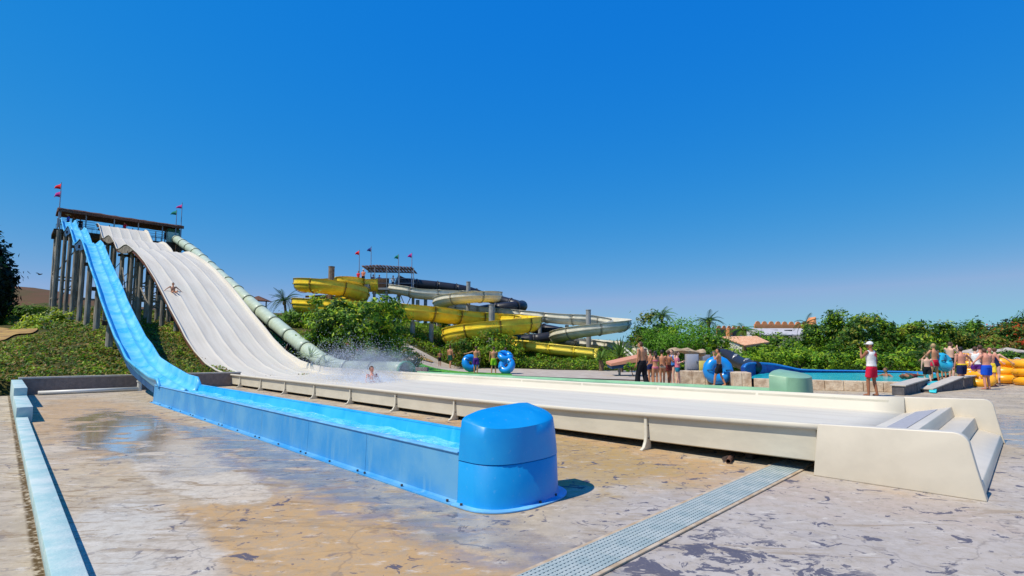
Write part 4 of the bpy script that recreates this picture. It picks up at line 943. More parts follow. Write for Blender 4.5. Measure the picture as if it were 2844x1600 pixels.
# ================================================================== VEGETATION
def leafmat(name, c, tr=.35):
    m, t, b = newmat(name); k = NB(m)
    n = k.noise(2.2, 3, .6); col = k.mix(k.rng(n, .35, .65), tuple(x * .72 for x in c), tuple(min(1, x * 1.25) for x in c))
    k.link(col, b.inputs['Base Color']); b.inputs['Roughness'].default_value = .55; b.inputs['Specular IOR Level'].default_value = .3
    trn = t.nodes.new('ShaderNodeBsdfTranslucent'); k.link(k.mix(0.0, col, col), trn.inputs[0]); mx = t.nodes.new('ShaderNodeMixShader'); mx.inputs[0].default_value = tr
    t.links.new(b.outputs[0], mx.inputs[1]); t.links.new(trn.outputs[0], mx.inputs[2]); t.links.new(mx.outputs[0], t.nodes['Material Output'].inputs[0]); return m
L = {k_: leafmat('leaf_' + k_, c) for k_, c in {
    'deep': (.035, .10, .008), 'mid': (.115, .25, .012), 'bright': (.32, .47, .018), 'lime': (.50, .58, .03), 'olive': (.20, .20, .02), 'dry': (.34, .21, .05), 'pine': (.010, .028, .012), 'feather': (.13, .33, .012),
    'silver': (.32, .38, .24), 'red': (.55, .07, .015), 'agave': (.45, .55, .36), 'yuc': (.12, .22, .035), 'yellowish': (.26, .27, .03), 'pink': (.6, .16, .14)}.items()}
BARK = mat('tree_bark', (.10, .065, .04), .9, .1, col2=(.20, .14, .09), vscale=5, bump=.8, bscale=20)
def leaf_mesh(cen, nrm, size, mats, mi, aspect=.5, rs=None):
    """one bent leaf (2 quads would be heavy): a diamond of two triangles folded on its rib"""
    n = len(cen); rs = rs or np.random.RandomState(1)
    u = np.cross(nrm, rs.normal(size=(n, 3))); u /= np.linalg.norm(u, axis=1)[:, None] + 1e-9
    v = np.cross(nrm, u); s_ = size[:, None]
    tip = cen + u * s_; base = cen - u * s_; l = cen + v * s_ * aspect - nrm * s_ * .18; r_ = cen - v * s_ * aspect - nrm * s_ * .18
    vs = np.stack([base, l, tip, r_], 1).reshape(-1, 3).astype(np.float32)
    me = bpy.data.meshes.new('leaves'); me.vertices.add(n * 4); me.vertices.foreach_set('co', vs.ravel())
    me.loops.add(n * 6); i4 = np.arange(n) * 4
    li = np.stack([i4, i4 + 1, i4 + 2, i4, i4 + 2, i4 + 3], 1).astype(np.int32); me.loops.foreach_set('vertex_index', li.ravel())
    me.polygons.add(n * 2); me.polygons.foreach_set('loop_start', (np.arange(n * 2) * 3).astype(np.int32))
    for m in mats: me.materials.append(L[m])
    me.polygons.foreach_set('material_index', np.repeat(mi, 2).astype(np.int32)); me.update(calc_edges=True); me.validate(); return me
def crown_mesh(c, rad, n, leaf, mats, probs, seed, clump=.22, flat=0., nclump=None, lift=0.0, low=-.85):
    rs = np.random.RandomState(seed); nclump = nclump or max(14, n // 60)
    d = rs.normal(size=(nclump * 3, 3)); d /= np.linalg.norm(d, axis=1)[:, None]; d = d[d[:, 2] > low][:nclump]
    rr = rs.uniform(.55, 1.0, len(d)) ** .7; amp = 1 + .16 * np.sin(d[:, 0] * 5 + seed) + .12 * np.sin(d[:, 1] * 7 + seed * 2) + .1 * np.sin(d[:, 2] * 6 + seed)
    cc = d * (rr * amp)[:, None]
    k_ = rs.randint(0, len(cc), n); cs = rs.uniform(.5, 1.25, len(cc)) * clump
    off = rs.normal(size=(n, 3)) * .55; off *= cs[k_][:, None]
    p = cc[k_] + off; rad = np.array(rad)
    nrm = p / (np.linalg.norm(p, axis=1)[:, None] + 1e-6) + off / clump * .5 + rs.normal(size=(n, 3)) * .55; nrm[:, 2] += .35 + lift; nrm /= np.linalg.norm(nrm, axis=1)[:, None]
    cm = rs.choice(len(mats), len(cc), p=probs); mi = np.where(rs.rand(n) < .6, cm[k_], rs.choice(len(mats), n, p=probs))
    return leaf_mesh(np.array(c) + p * rad, nrm, rs.uniform(.6, 1.3, n) * leaf, mats, mi, rs=rs)
def tree(name, label, cat, pos, top, rx, ry, h, n, leaf, mats, probs, seed, trunk=.14, trunks=1, group=None, clump=.22, low=-.85):
    """pos: ground point; crown spans z from top-h to top"""
    g = tz(pos) if True else 0; g = max(g, 0); base = Vector((pos[0], pos[1], g)); t = thing(name, label, cat, base, 0, group)
    cz = top - h / 2
    c = (pos[0], pos[1], cz); rs = random.Random(seed); mb = MB()
    for i in range(trunks):
        a = rs.uniform(0, 6.28); sp_ = .12 * rx * (trunks > 1)
        b0 = base + Vector((math.cos(a) * sp_, math.sin(a) * sp_, -.2)); fork = Vector((pos[0] + math.cos(a) * rx * .15, pos[1] + math.sin(a) * ry * .15, g + (cz - g) * .6))
        mb.tube([b0, b0.lerp(fork, .5) + Vector((.05, .03, 0)), fork], [trunk * 1.3, trunk, trunk * .8], 8)
        for j in range(5):
            an = rs.uniform(0, 6.28); e = Vector((pos[0] + math.cos(an) * rx * .6, pos[1] + math.sin(an) * ry * .6, cz + h * rs.uniform(-.1, .32)))
            mb.tube([fork, fork.lerp(e, .5) + Vector((0, 0, .12 * h * rs.random())), e], [trunk * .7, trunk * .45, trunk * .15], 6)
    mb.build('trunk', BARK, t)
    link('crown', crown_mesh(c, (rx, ry, h / 2), n, leaf, mats, probs, seed, clump, low=low), None, t)
    return t
def ptree(name, label, cat, px, d, ytop, ybot, wpx, n, leaf, mats, probs, seed, **kw):
    p = P(px, 1, d); zt, zb = P(px, ytop, d).z, P(px, ybot, d).z; rx = wpx / 2 / F * d
    return tree(name, label, cat, p, zt, rx, kw.pop('ry', rx), zt - zb, n, leaf, mats, probs, seed, **kw)
G3 = ['deep', 'mid', 'bright']
ptree('bushy_tree', 'large rounded bushy green tree between the green tube and the yellow spiral', 'tree', 985, 34, 828, 1015, 262, 15000, .14, ['deep', 'mid', 'bright', 'lime'], [.30, .36, .24, .10], 11, ry=3.2, trunk=.16, trunks=3, clump=.15)
ptree('bush', 'low bush with orange and pink flowers in front of the large bushy tree', 'bush', 1010, 31.5, 930, 1005, 70, 900, .09, ['mid', 'pink', 'dry', 'bright'], [.5, .12, .18, .2], 12, trunk=.04)
ptree('bush', 'dark green low bush just right of the tube mouth', 'bush', 1115, 32.5, 968, 1030, 140, 2600, .09, ['deep', 'mid', 'olive', 'dry'], [.4, .35, .15, .1], 13, trunk=.04)
ptree('bush', 'low yellow green bush behind the spray by the tube', 'bush', 1045, 31, 968, 1020, 100, 1800, .09, ['mid', 'olive', 'bright'], [.4, .3, .3], 14, trunk=.04)
ptree('oleander_bush', 'tall loose oleander bush in front of the lower yellow spiral', 'bush', 1372, 42.5, 918, 1008, 130, 3200, .13, ['mid', 'bright', 'olive', 'deep'], [.4, .25, .2, .15], 15, trunk=.05, trunks=3, clump=.3)
ptree('oleander_bush', 'reddish dark bush left of the tall oleander under the spiral', 'bush', 1290, 43, 935, 1005, 110, 2000, .12, ['deep', 'mid', 'dry', 'olive'], [.35, .35, .1, .2], 16, trunk=.05, clump=.3)
ptree('bush', 'small round bright green bush by the pink sloping canopy', 'bush', 1757, 29.5, 1006, 1034, 52, 900, .05, ['feather', 'bright', 'mid'], [.5, .25, .25], 17, trunk=.03)
ptree('olive_tree', 'dark olive green rounded tree left of the palm in the centre right', 'tree', 1812, 46, 884, 990, 130, 4500, .15, ['mid', 'olive', 'deep', 'feather'], [.35, .2, .25, .2], 21, clump=.28)
ptree('tamarisk', 'feathery bright green tamarisk tree below the short palm', 'tree', 1915, 42, 893, 1000, 170, 7500, .09, ['feather', 'mid', 'bright'], [.55, .3, .15], 22, clump=.35, trunk=.1)
ptree('tamarisk', 'feathery green tamarisk behind the queue of bathers', 'tree', 1850, 40, 920, 1010, 120, 4500, .09, ['feather', 'mid', 'deep'], [.5, .3, .2], 23, clump=.35, trunk=.1)
ptree('bush', 'green bush between the tamarisk and the tiled roof', 'bush', 1990, 38, 935, 1000, 80, 2200, .1, G3, [.35, .45, .2], 24, trunk=.04)
for i, (px, d, yt, wp, n_) in enumerate([(2040, 30.5, 968, 100, 3600), (2125, 30.8, 960, 110, 3800), (2215, 30.8, 963, 110, 3800), (2305, 30.6, 962, 115, 3800), (2395, 30.6, 968, 110, 3800), (2470, 30.6, 980, 90, 2600)]):
    ptree('hedge_bush', ['bright green hedge bush at the left end of the hedge, above the black tube', 'hedge bush above the dark blue pool wall', 'bright hedge bush left of the pale green cap', 'bright hedge bush between the green cap and the lifeguard', 'bright green hedge bush right behind the lifeguard', 'lower dark hedge bush at the right end of the hedge'][i], 'hedge', px, d, yt, 1050, wp * 1.15, n_, .085, ['mid', 'bright', 'deep', 'feather'], [.35, .35, .15, .15], 30 + i, ry=1.2, trunk=.05, clump=.25, low=-1, group='hedge bushes behind the pool')
ptree('ficus_tree', 'big rounded dark green tree behind the lifeguard', 'tree', 2382, 38, 872, 1010, 190, 11000, .13, G3 + ['yellowish'], [.42, .32, .14, .12], 41, ry=2.6, clump=.17)
ptree('ficus_tree', 'smaller dark tree at the left shoulder of the big rounded tree', 'tree', 2300, 40, 898, 1000, 130, 5000, .13, G3, [.42, .38, .2], 42, clump=.2)
ptree('yellow_green_tree', 'yellow green leafy tree right of the big dark tree', 'tree', 2545, 38, 892, 1010, 150, 7500, .13, ['mid', 'bright', 'deep', 'yellowish'], [.3, .2, .3, .2], 43, ry=2.2, clump=.2)
ptree('yellow_green_tree', 'yellow flowering tree left of the bathers', 'tree', 2625, 39, 905, 1015, 140, 6500, .12, ['mid', 'yellowish', 'deep', 'lime'], [.3, .3, .3, .1], 44, ry=2.0, clump=.2)
ptree('bush', 'dark leafy bush below the yellow green tree', 'bush', 2555, 31.5, 950, 1045, 150, 4500, .12, ['deep', 'mid', 'bright', 'olive'], [.4, .3, .15, .15], 45, clump=.25, trunk=.05)
ptree('bush', 'light yellow green fern-like bush behind the bathers at the pool exit', 'bush', 2625, 30, 965, 1045, 70, 2000, .1, ['yellowish', 'bright', 'mid'], [.4, .3, .3], 46, clump=.3, trunk=.04)
ptree('flame_tree', 'flame tree with red blossom at the right edge', 'tree', 2800, 42, 903, 1000, 130, 5500, .12, ['deep', 'mid', 'red', 'olive'], [.42, .26, .16, .16], 47, clump=.25, low=-.3)
ptree('orange_shrub', 'pale orange green shrub left of the flame tree', 'bush', 2740, 40, 935, 990, 90, 2600, .12, ['yellowish', 'dry', 'mid'], [.4, .3, .3], 48, clump=.3, trunk=.05)
ptree('bush', 'dark green bush mass behind the yellow rings', 'bush', 2790, 33, 975, 1040, 190, 4200, .12, ['deep', 'mid', 'olive'], [.4, .35, .25], 49, clump=.25, trunk=.05)
ptree('dark_tree', 'tall dark green tree cut off by the right edge', 'tree', 2850, 48, 870, 1000, 110, 4200, .15, ['pine', 'deep', 'mid'], [.4, .4, .2], 50)
for i, (px, yt, wp) in enumerate([(2700, 895, 46), (2727, 898, 34), (2485, 900, 60), (2450, 905, 60), (2170, 930, 90), (2110, 932, 80), (2256, 915, 40), (2665, 905, 50)]):
    ptree('shrubby_tree', ['dark conifer-like tree above the bathers, left of the pair', 'slender dark tree above the bathers, right of the pair', 'green tree top peeking between the two big trees', 'green tree just right of the big rounded tree', 'green tree below the orange parapet building', 'green tree at the left foot of the orange building', 'slim dark tree at the right end of the orange building', 'green tree top behind the yellow flowering tree'][i], 'tree', px, 52 + i * .5, yt, 1000, wp * 1.3, 2600, .16, G3, [.4, .4, .2], 60 + i, clump=.3)
# left side
ptree('dark_cypress', 'tall dark evergreen tree cut off by the left edge', 'tree', -98, 40, 655, 930, 175, 42000, .24, ['pine', 'deep'], [.85, .15], 71, trunk=.25, clump=.26, ry=2.0)
for i, (px, d, yt, yb, wp, ms, pr) in enumerate([(20, 45, 845, 905, 130, ['deep', 'mid', 'bright'], [.4, .4, .2]), (90, 46, 848, 910, 130, ['deep', 'mid', 'feather'], [.4, .4, .2]), (150, 50, 862, 905, 90, ['mid', 'deep', 'bright'], [.4, .4, .2]), (-60, 44, 850, 910, 120, ['deep', 'mid', 'bright'], [.4, .4, .2]),
        (120, 37, 882, 945, 110, ['lime', 'bright', 'silver', 'mid'], [.3, .3, .2, .2]), (175, 38, 872, 935, 100, ['silver', 'bright', 'lime', 'mid'], [.3, .3, .2, .2]), (95, 34, 905, 958, 90, ['bright', 'lime', 'mid'], [.4, .3, .3]), (165, 31, 935, 975, 120, ['mid', 'deep', 'bright'], [.5, .3, .2]), (30, 42, 880, 905, 110, ['deep', 'mid', 'olive'], [.4, .3, .3])]):
    ptree('shrub', ['dark green shrub beside the dark evergreen on the left', 'dark green shrub behind the yellow green shrubs on the left', 'small dark shrub by the foot of the tower post', 'dark shrub at the far left below the evergreen', 'yellow green shrub on the slope left of the slide columns', 'pale silvery green shrub at the foot of the left columns', 'low lime green shrub next to the sandy patch', 'low green shrub nearest the wall on the left slope', 'low dark shrub just above the sandy patch'][i], 'bush', px, d, yt, yb, wp, 2600, .11, ms, pr, 80 + i, trunk=.04, clump=.3)
ptree('bush', 'small green tree left of the big bushy one, under the palm', 'bush', 835, 52, 862, 920, 150, 3500, .15, G3, [.35, .45, .2], 95)
for i, (px, d, yt, wp) in enumerate([(735, 60, 868, 90), (1150, 60, 862, 80), (1215, 58, 862, 90)]):
    ptree('bush', ['bush on the hill behind the green tube', 'bush among the grey posts under the platform', 'bush among the posts left of the lower spiral'][i], 'bush', px, d, yt, yt + 60, wp, 1500, .15, ['mid', 'olive', 'bright'], [.4, .3, .3], 97 + i, trunk=.05)
# palms
def frond_mesh(Lg, droop, n=16, wd=.42, up=.5, th=.03):
    mb = MB(); pts = []
    for i in range(n + 1):
        u = i / n; pts.append(Vector((Lg * u * (1 - .12 * u), 0, Lg * (up * u - droop * u * u))))
    for i in range(1, n + 1):
        p = pts[i]; t = (pts[i] - pts[i - 1]).normalized(); u = i / n; l = wd * math.sin(math.pi * min(1, u * .9 + .12)) ** .6
        for sgn in (1, -1):
            tip = p + Vector((t.x * l * .55, sgn * l, t.z * l * .55 - l * .28)); q = p - t * (Lg / n * .55)
            mb.add([p, tip, q], [(0, 1, 2)])
    k0 = len(mb.v); mb.tube(pts, [th * (1 - .7 * i / n) for i in range(n + 1)], 4); return mb.me(False)
def palm(px, d, ycrown, ybase, size, label, seed, name='palm_tree', nf=22, tr=.17, up=1.0, spiky=False, ms='mid', stem=True):
    c = P(px, ycrown, d); base = at_px(px, d, max(0, tz(c))); t = thing(name, label, 'palm' if not spiky else 'yucca', base); rs = random.Random(seed)
    if stem and c.z - base.z > .25:
        mb = MB(); mb.tube([base - Vector((0, 0, .2)), base.lerp(c, .5) + Vector((.06, 0, 0)), c], [tr * 1.25, tr, tr * .95], 9); mb.build('trunk', BARK, t)
        if not spiky: MB().ell(c + Vector((0, 0, -.1 * size)), (tr * 1.5, tr * 1.5, tr * 2)).build('crown_heart', mat('palm_heart', (.3, .2, .08), .9), t)
    if spiky:
        M1 = []
        for Lg in (size, size * .85):
            mb = MB()
            for i in range(4):
                pass
            n = 5; pts = [(Lg * i / n, .045 * size * math.sin(math.pi * (.18 + .82 * i / n)), -.10 * Lg * (i / n) ** 2) for i in range(n + 1)]
            for x, y, z in pts: mb.v += [Vector((x, -y, z)), Vector((x, 0, z - .012)), Vector((x, y, z))]
            for i in range(n): mb.f += [(3 * i, 3 * i + 3, 3 * i + 4, 3 * i + 1), (3 * i + 1, 3 * i + 4, 3 * i + 5, 3 * i + 2)]
            M1.append(mb.me(False))
    else: M1 = [frond_mesh(size, .75, up=.62), frond_mesh(size, .95, up=.35), frond_mesh(size * .85, .45, up=.85)]
    for q in M1: q.materials.append(L[ms])
    for i in range(nf):
        o = bpy.data.objects.new('leaf_blade' if spiky else 'frond', M1[i % len(M1)]); COL.objects.link(o); o.parent = t
        o.location = c - base; tilt = rs.uniform(-75, 5) if spiky else rs.uniform(-32, 28)
        o.rotation_euler = (rs.uniform(-.2, .2), R(tilt), i * 2.399 + rs.uniform(-.2, .2))
    return t
palm(790, 70, 836, 895, 2.9, 'palm tree on the hill left of the yellow spiral', 1, ms='deep', nf=24)
palm(1838, 62, 878, 900, 2.2, 'tallest palm rising above the dark olive tree', 2, ms='mid', nf=24)
palm(1968, 56, 893, 910, 1.9, 'short dense palm above the feathery tamarisk', 3, ms='deep', nf=26)
palm(2066, 52, 918, 940, 1.6, 'palm in front of the left part of the orange building', 4, ms='mid', nf=22)
palm(2238, 58, 898, 930, 1.7, 'thin palm at the right end of the orange building', 5, ms='deep', nf=12)
palm(2575, 30, 985, 1030, 1.2, 'small dark palm-like plant behind the pool right of the lifeguard', 6, ms='deep', nf=16)
palm(1722, 36, 990, 1020, 1.5, 'large spiky yucca at the end of the planted bank', 7, 'yucca_plant', nf=46, spiky=True, ms='yuc')
palm(1668, 38, 1000, 1020, 1.1, 'smaller spiky yucca left of the large one', 8, 'yucca_plant', nf=32, spiky=True, ms='yuc')
palm(862, 27.5, 992, 1010, .85, 'pale broad-leaved agave where the green tube meets the ground', 9, 'agave_plant', nf=30, spiky=True, ms='agave', stem=False)
palm(905, 26.5, 1008, 1020, .7, 'pale agave nearest the spray beside the tube', 10, 'agave_plant', nf=26, spiky=True, ms='agave', stem=False)
# ground cover
def cover(name, label, poly, n, leaf, mats, probs, seed, hgt=.18, lump=.6):
    rs = np.random.RandomState(seed); poly = [Vector((p.x, p.y, 0)) for p in poly]; xs_ = [p.x for p in poly]; ys_ = [p.y for p in poly]
    pts = np.stack([rs.uniform(min(xs_), max(xs_), n * 3), rs.uniform(min(ys_), max(ys_), n * 3)], 1); ok = np.zeros(len(pts), bool); j = len(poly) - 1
    for i in range(len(poly)):
        xi, yi, xj, yj = poly[i].x, poly[i].y, poly[j].x, poly[j].y
        c = ((yi > pts[:, 1]) != (yj > pts[:, 1])) & (pts[:, 0] < (xj - xi) * (pts[:, 1] - yi) / (yj - yi + 1e-12) + xi); ok ^= c; j = i
    pts = pts[ok]; 
    f = np.sin(pts[:, 0] * 1.3 + 1) * np.sin(pts[:, 1] * 1.1) + .6 * np.sin(pts[:, 0] * 3.1 + pts[:, 1] * 2.3) + .5 * np.sin(pts[:, 1] * 4.3 - pts[:, 0] * 1.7)
    keep = rs.rand(len(pts)) < np.clip(.62 + .35 * f * lump, .12, 1); pts, f = pts[keep][:n], f[keep][:n]
    z = np.maximum(terr(pts), 0); h_ = rs.rand(len(pts)) ** .7 * hgt * (1 + lump * .6 * f)
    c = np.stack([pts[:, 0], pts[:, 1], z + np.maximum(h_, .02)], 1); nrm = rs.normal(size=(len(c), 3)) * .6; nrm[:, 2] += .9; nrm[:, 1] -= .3; nrm /= np.linalg.norm(nrm, axis=1)[:, None]
    g = np.clip(np.floor((f + 1.6) / 3.2 * len(mats) + rs.normal(size=len(f)) * .9), 0, len(mats) - 1).astype(int); mi = np.where(rs.rand(len(c)) < .45, g, rs.choice(len(mats), len(c), p=probs))
    me = leaf_mesh(c, nrm, rs.uniform(.6, 1.4, len(c)) * leaf, mats, mi, .45, rs)
    return tag(link(name, me, None), label, 'ground cover', kind='stuff')
cover('ground_cover', 'low green and ochre creeping plants covering the slope under the blue and white slides', [W(24.9, .3), W(24.9, 11.5), W(40, 12.5), W(42, 2.2), W(38.5, .6), W(37.5, -6), W(24.9, -6)], 56000, .075, ['deep', 'olive', 'mid', 'dry', 'bright'], [.36, .25, .17, .16, .06], 5, .16, lump=1.0)
cover('ground_cover', 'scrubby plants on the higher slope around the slide columns', [W(40, 2.4), W(40, 12.5), W(60, 14), W(75, 14), W(75, -2), W(60, -1), W(52, 1)], 26000, .13, ['deep', 'olive', 'mid', 'dry'], [.35, .3, .25, .1], 6, .3)
cover('bank_planting', 'dense planting on the bank above the pinkish path', [P(1095, 1, 43), P(1150, 1, 45.6), P(1240, 1, 44.3), P(1420, 1, 41.3), P(1600, 1, 39.6), P(1720, 1, 38.6), P(1790, 1, 40), P(1780, 1, 48), P(1400, 1, 52), P(1100, 1, 54)], 34000, .10, ['deep', 'mid', 'olive', 'bright', 'feather'], [.22, .32, .2, .16, .1], 7, .55)
cover('ground_cover', 'dry grass and low plants beside the green tube and under the bushy tree', [W(24.6, 12), W(24.6, 20), P(1090, 1, 34), P(1090, 1, 48), W(44, 20), W(60, 14.5), W(32, 12)], 24000, .085, ['deep', 'olive', 'mid', 'dry', 'bright'], [.2, .3, .2, .2, .1], 8, .16)
cover('ground_cover', 'green undergrowth behind the pool hedge', [P(1780, 1, 38), P(2850, 1, 31), P(2900, 1, 60), P(1780, 1, 60)], 22000, .16, ['deep', 'mid', 'olive', 'bright'], [.35, .35, .15, .15], 9, .6)
cover('ground_cover', 'scrub on the hill below the far slides', [P(700, 1, 62), P(1300, 1, 54), P(1800, 1, 50), P(1800, 1, 75), P(700, 1, 90)], 22000, .15, ['deep', 'olive', 'mid', 'dry'], [.25, .35, .2, .2], 10, .4)
M_sand = mat('yellow_sand', (.46, .30, .10), .95, .1, col2=(.28, .17, .08), vscale=1.2, bump=.4)
def patch(name, pts, m, dz=.06, lab=None):
    c = sum((Vector((p.x, p.y, 0)) for p in pts), Vector()) / len(pts); ring_ = cr([Vector((p.x, p.y, 0)) for p in pts + [pts[0]]], 5)
    vs = [c] + [c.lerp(p, f) for f in (.33, .66, 1) for p in ring_[:-1]]; n = len(ring_) - 1
    z = np.maximum(terr([(p.x, p.y) for p in vs]), 0); fs = [(0, 1 + i, 1 + (i + 1) % n) for i in range(n)] + [(1 + r * n + i, 1 + (r + 1) * n + i, 1 + (r + 1) * n + (i + 1) % n, 1 + r * n + (i + 1) % n) for r in range(2) for i in range(n)]
    return tag(link(name, mesh([(p.x, p.y, float(zz) + dz) for p, zz in zip(vs, z)], fs), m, smooth=True), kind='structure')
patch('sand_patch', [P(-70, 1, 28), P(0, 1, 28.6), P(40, 1, 30.5), P(88, 1, 31), P(96, 1, 33.5), P(40, 1, 35.5), P(-70, 1, 36.5)], M_sand, .10)
patch('sand_patch', [P(1100, 1, 41), P(1190, 1, 41.2), P(1195, 1, 42.6), P(1110, 1, 43)], M_sand, .12)
# ================================================================== BUILDINGS
M_or = mat('orange_plaster', (.72, .30, .12), .8, .2, var=.08, vscale=1); M_wh = mat('white_plaster', (.72, .68, .64), .8, .2, var=.06, vscale=1); M_tile = mat('terracotta_tile', (.56, .29, .17), .85, .2, col2=(.68, .42, .27), vscale=3)
M_greyroof = mat('pale_grey_roof', (.50, .48, .48), .8, .2, var=.08, vscale=2); M_win = mat('window_dark', (.02, .025, .03), .15)
def parapet(px0, px1, y0, y1, d, label, n, wallh, seed):
    p0, p1 = P(px0, y0, d), P(px1, y1, d + 2); b0 = Vector((p0.x, p0.y, 0)); t = thing('parapet_building', label, 'building', (p0.x, p0.y, 2))
    dd = (p1 - p0); L_ = dd.length; dr_ = dd.normalized(); zt = p0.z; back = Vector((0, 6, 0))
    MB().prism([Vector((p0.x, p0.y, .5)), Vector((p1.x, p1.y, .5)), Vector((p1.x, p1.y, zt - wallh)), Vector((p0.x, p0.y, zt - wallh))], back).build('wall', M_wh, t)
    MB().prism([p0 - Vector((0, .12, wallh)), p1 - Vector((0, .12, wallh + p1.z - zt)), p1 - Vector((0, .12, p1.z - zt + .25 * wallh)), p0 - Vector((0, .12, .25 * wallh))], Vector((0, .35, 0))).build('parapet', M_or, t)
    me = None
    for i in range(n):
        c = p0 + dr_ * (L_ * (i + .5) / n); r = L_ / n * .36
        mb = MB(); pl = [c + dr_ * (r * math.cos(math.pi * k_ / 10)) + Vector((0, -.06, r * 1.1 * math.sin(math.pi * k_ / 10) - .25 * wallh - (c.z - zt))) for k_ in range(11)]
        mb.prism(pl, Vector((0, .25, 0))).build('merlon', M_or, t)
    return t
pb = parapet(2095, 2262, 895, 895, 82, 'long orange building with scalloped parapet and pale grey roof', 9, 1.2, 1)
q0, q1 = P(2085, 912, 81), P(2255, 912, 83); MB().prism([q0, q1, q1 + Vector((-.2, -3, -1.1)), q0 + Vector((0, -3, -1.1))], Vector((0, 0, -.12))).build('lean_to_roof', M_greyroof, pb)
MB().prism([P(2252, 905, 82), P(2266, 880, 82), P(2268, 905, 82)], Vector((0, 2, 0))).build('corner_horn', M_or, pb)
for px in (2110, 2150, 2190): p = P(px, 925, 80.8); MB().box((p.x, p.y + .05, p.z), (1.2, .1, 1.0)).build('window', M_win, pb)
pb2 = parapet(1990, 2072, 905, 898, 78, 'smaller orange and white building left of the long parapet building', 6, 1.3, 2)
MB().tube([P(2023, 912, 77.6), P(2023, 945, 77.6)], .35, 8).build('orange_column', M_or, pb2)
for px in (2003, 2045): p = P(px, 925, 77.9); MB().box((p.x, p.y + .02, p.z), (1.1, .1, 1.0)).build('window', M_win, pb2)
tr_ = thing('tiled_roof_house', 'low white house with pink terracotta tiled gable roof above the hedge', 'house', at_px(2060, 44, .5))
r0, r1 = P(2003, 937, 44), P(2100, 935, 50); e0, e1 = P(2072, 961, 41), P(2136, 952, 47.5)
MB().prism([r0, r1, e1, e0], Vector((0, 0, -.10))).build('roof', M_tile, tr_)
bl = P(1988, 945, 45.5); bl2 = P(2085, 941, 51.5); MB().prism([r0, bl, bl2, r1], Vector((0, 0, -.10))).build('roof', M_tile, tr_)
for i in range(22):
    f = i / 21; a_0, a_1 = r0.lerp(r1, f), e0.lerp(e1, f); MB().tube([a_0 + Vector((0, 0, .02)), a_1 + Vector((0, 0, .02))], .07, 6).build('tile_row', M_tile, tr_)
gb_ = [r0 - Vector((0, -.3, .12)), e0 + Vector((-.15, .4, -.1)), Vector((e0.x - .15, e0.y + .4, 0)), Vector((bl.x + .2, bl.y, 0)), bl + Vector((.2, 0, -.1))]
MB().prism(gb_, Vector((1.2, 4.5, 0))).build('wall', M_wh, tr_)
p = P(718, 829, 78); sh_ = thing('hill_shelter', 'small brown shelter roof seen above the green tube', 'shelter', (p.x, p.y, tz(p)))
MB().add([p + Vector(v) for v in ((-1.7, -1, -.3), (1.7, -1, -.45), (1.7, 1.2, -.45), (-1.7, 1.2, -.3), (0, 0, .4))], [(0, 1, 4), (1, 2, 4), (2, 3, 4), (3, 0, 4), (3, 2, 1, 0)]).build('roof', M_brown, sh_)
for x in (-1.2, 1.2): MB().bar((p.x + x, p.y, tz(p) - .2), (p.x + x, p.y, p.z - .35), .15).build('post', M_wood, sh_)
M_thatch = mat('pale_thatch', (.40, .34, .28), .95, .1, col2=(.52, .46, .40), vscale=6, bump=.6)
for i, (px, wpx, yt) in enumerate([(2706, 88, 967), (2797, 92, 965), (2868, 70, 968)]):
    c = P(px, yt, 34); g = thing('thatched_parasol', ['pale thatched parasol behind the bathers, left of the three', 'middle thatched parasol above the yellow rings', 'thatched parasol cut off by the right edge'][i], 'parasol', (c.x, c.y, max(0, tz(c))), 0, 'thatched parasols'); r_ = wpx / 2 / F * 34
    mb = MB(); mb.v = [c]
    for rr, dz in ((.5, -.13), (1, -.26), (1, -.34), (.2, -.24)):
        for j in range(18): an = 2 * math.pi * j / 18; mb.v.append(c + Vector((r_ * rr * math.cos(an), r_ * rr * math.sin(an), dz - .02 * (j % 3))))
    mb.f = [(0, 1 + j, 1 + (j + 1) % 18) for j in range(18)] + [(1 + r2 * 18 + j, 1 + (r2 + 1) * 18 + j, 1 + (r2 + 1) * 18 + (j + 1) % 18, 1 + r2 * 18 + (j + 1) % 18) for r2 in range(3) for j in range(18)]
    mb.build('parasol_top', M_thatch, g); MB().tube([(c.x, c.y, -.1), (c.x, c.y, c.z - .1)], .06, 8).build('pole', M_wood, g)
# tiny bird-like cable ball in the left sky
p = P(110, 762, 60); bd = thing('bird', 'tiny dark bird in the sky left of the slide tower', 'bird', p)
MB().ell(p, (.22, .09, .08), 8, 6).tube([p + Vector((.2, 0, .02)), p + Vector((.32, 0, .05))], [.06, .03], 6).build('body', M_dark, bd)
for s_ in (-1, 1): MB().add([p + Vector((-.06, 0, .02)), p + Vector((.10, 0, .02)), p + Vector((.02, s_ * .35, .16)), p + Vector((-.10, s_ * .42, .1))], [(0, 1, 2, 3)]).build('wing', M_dark, bd)
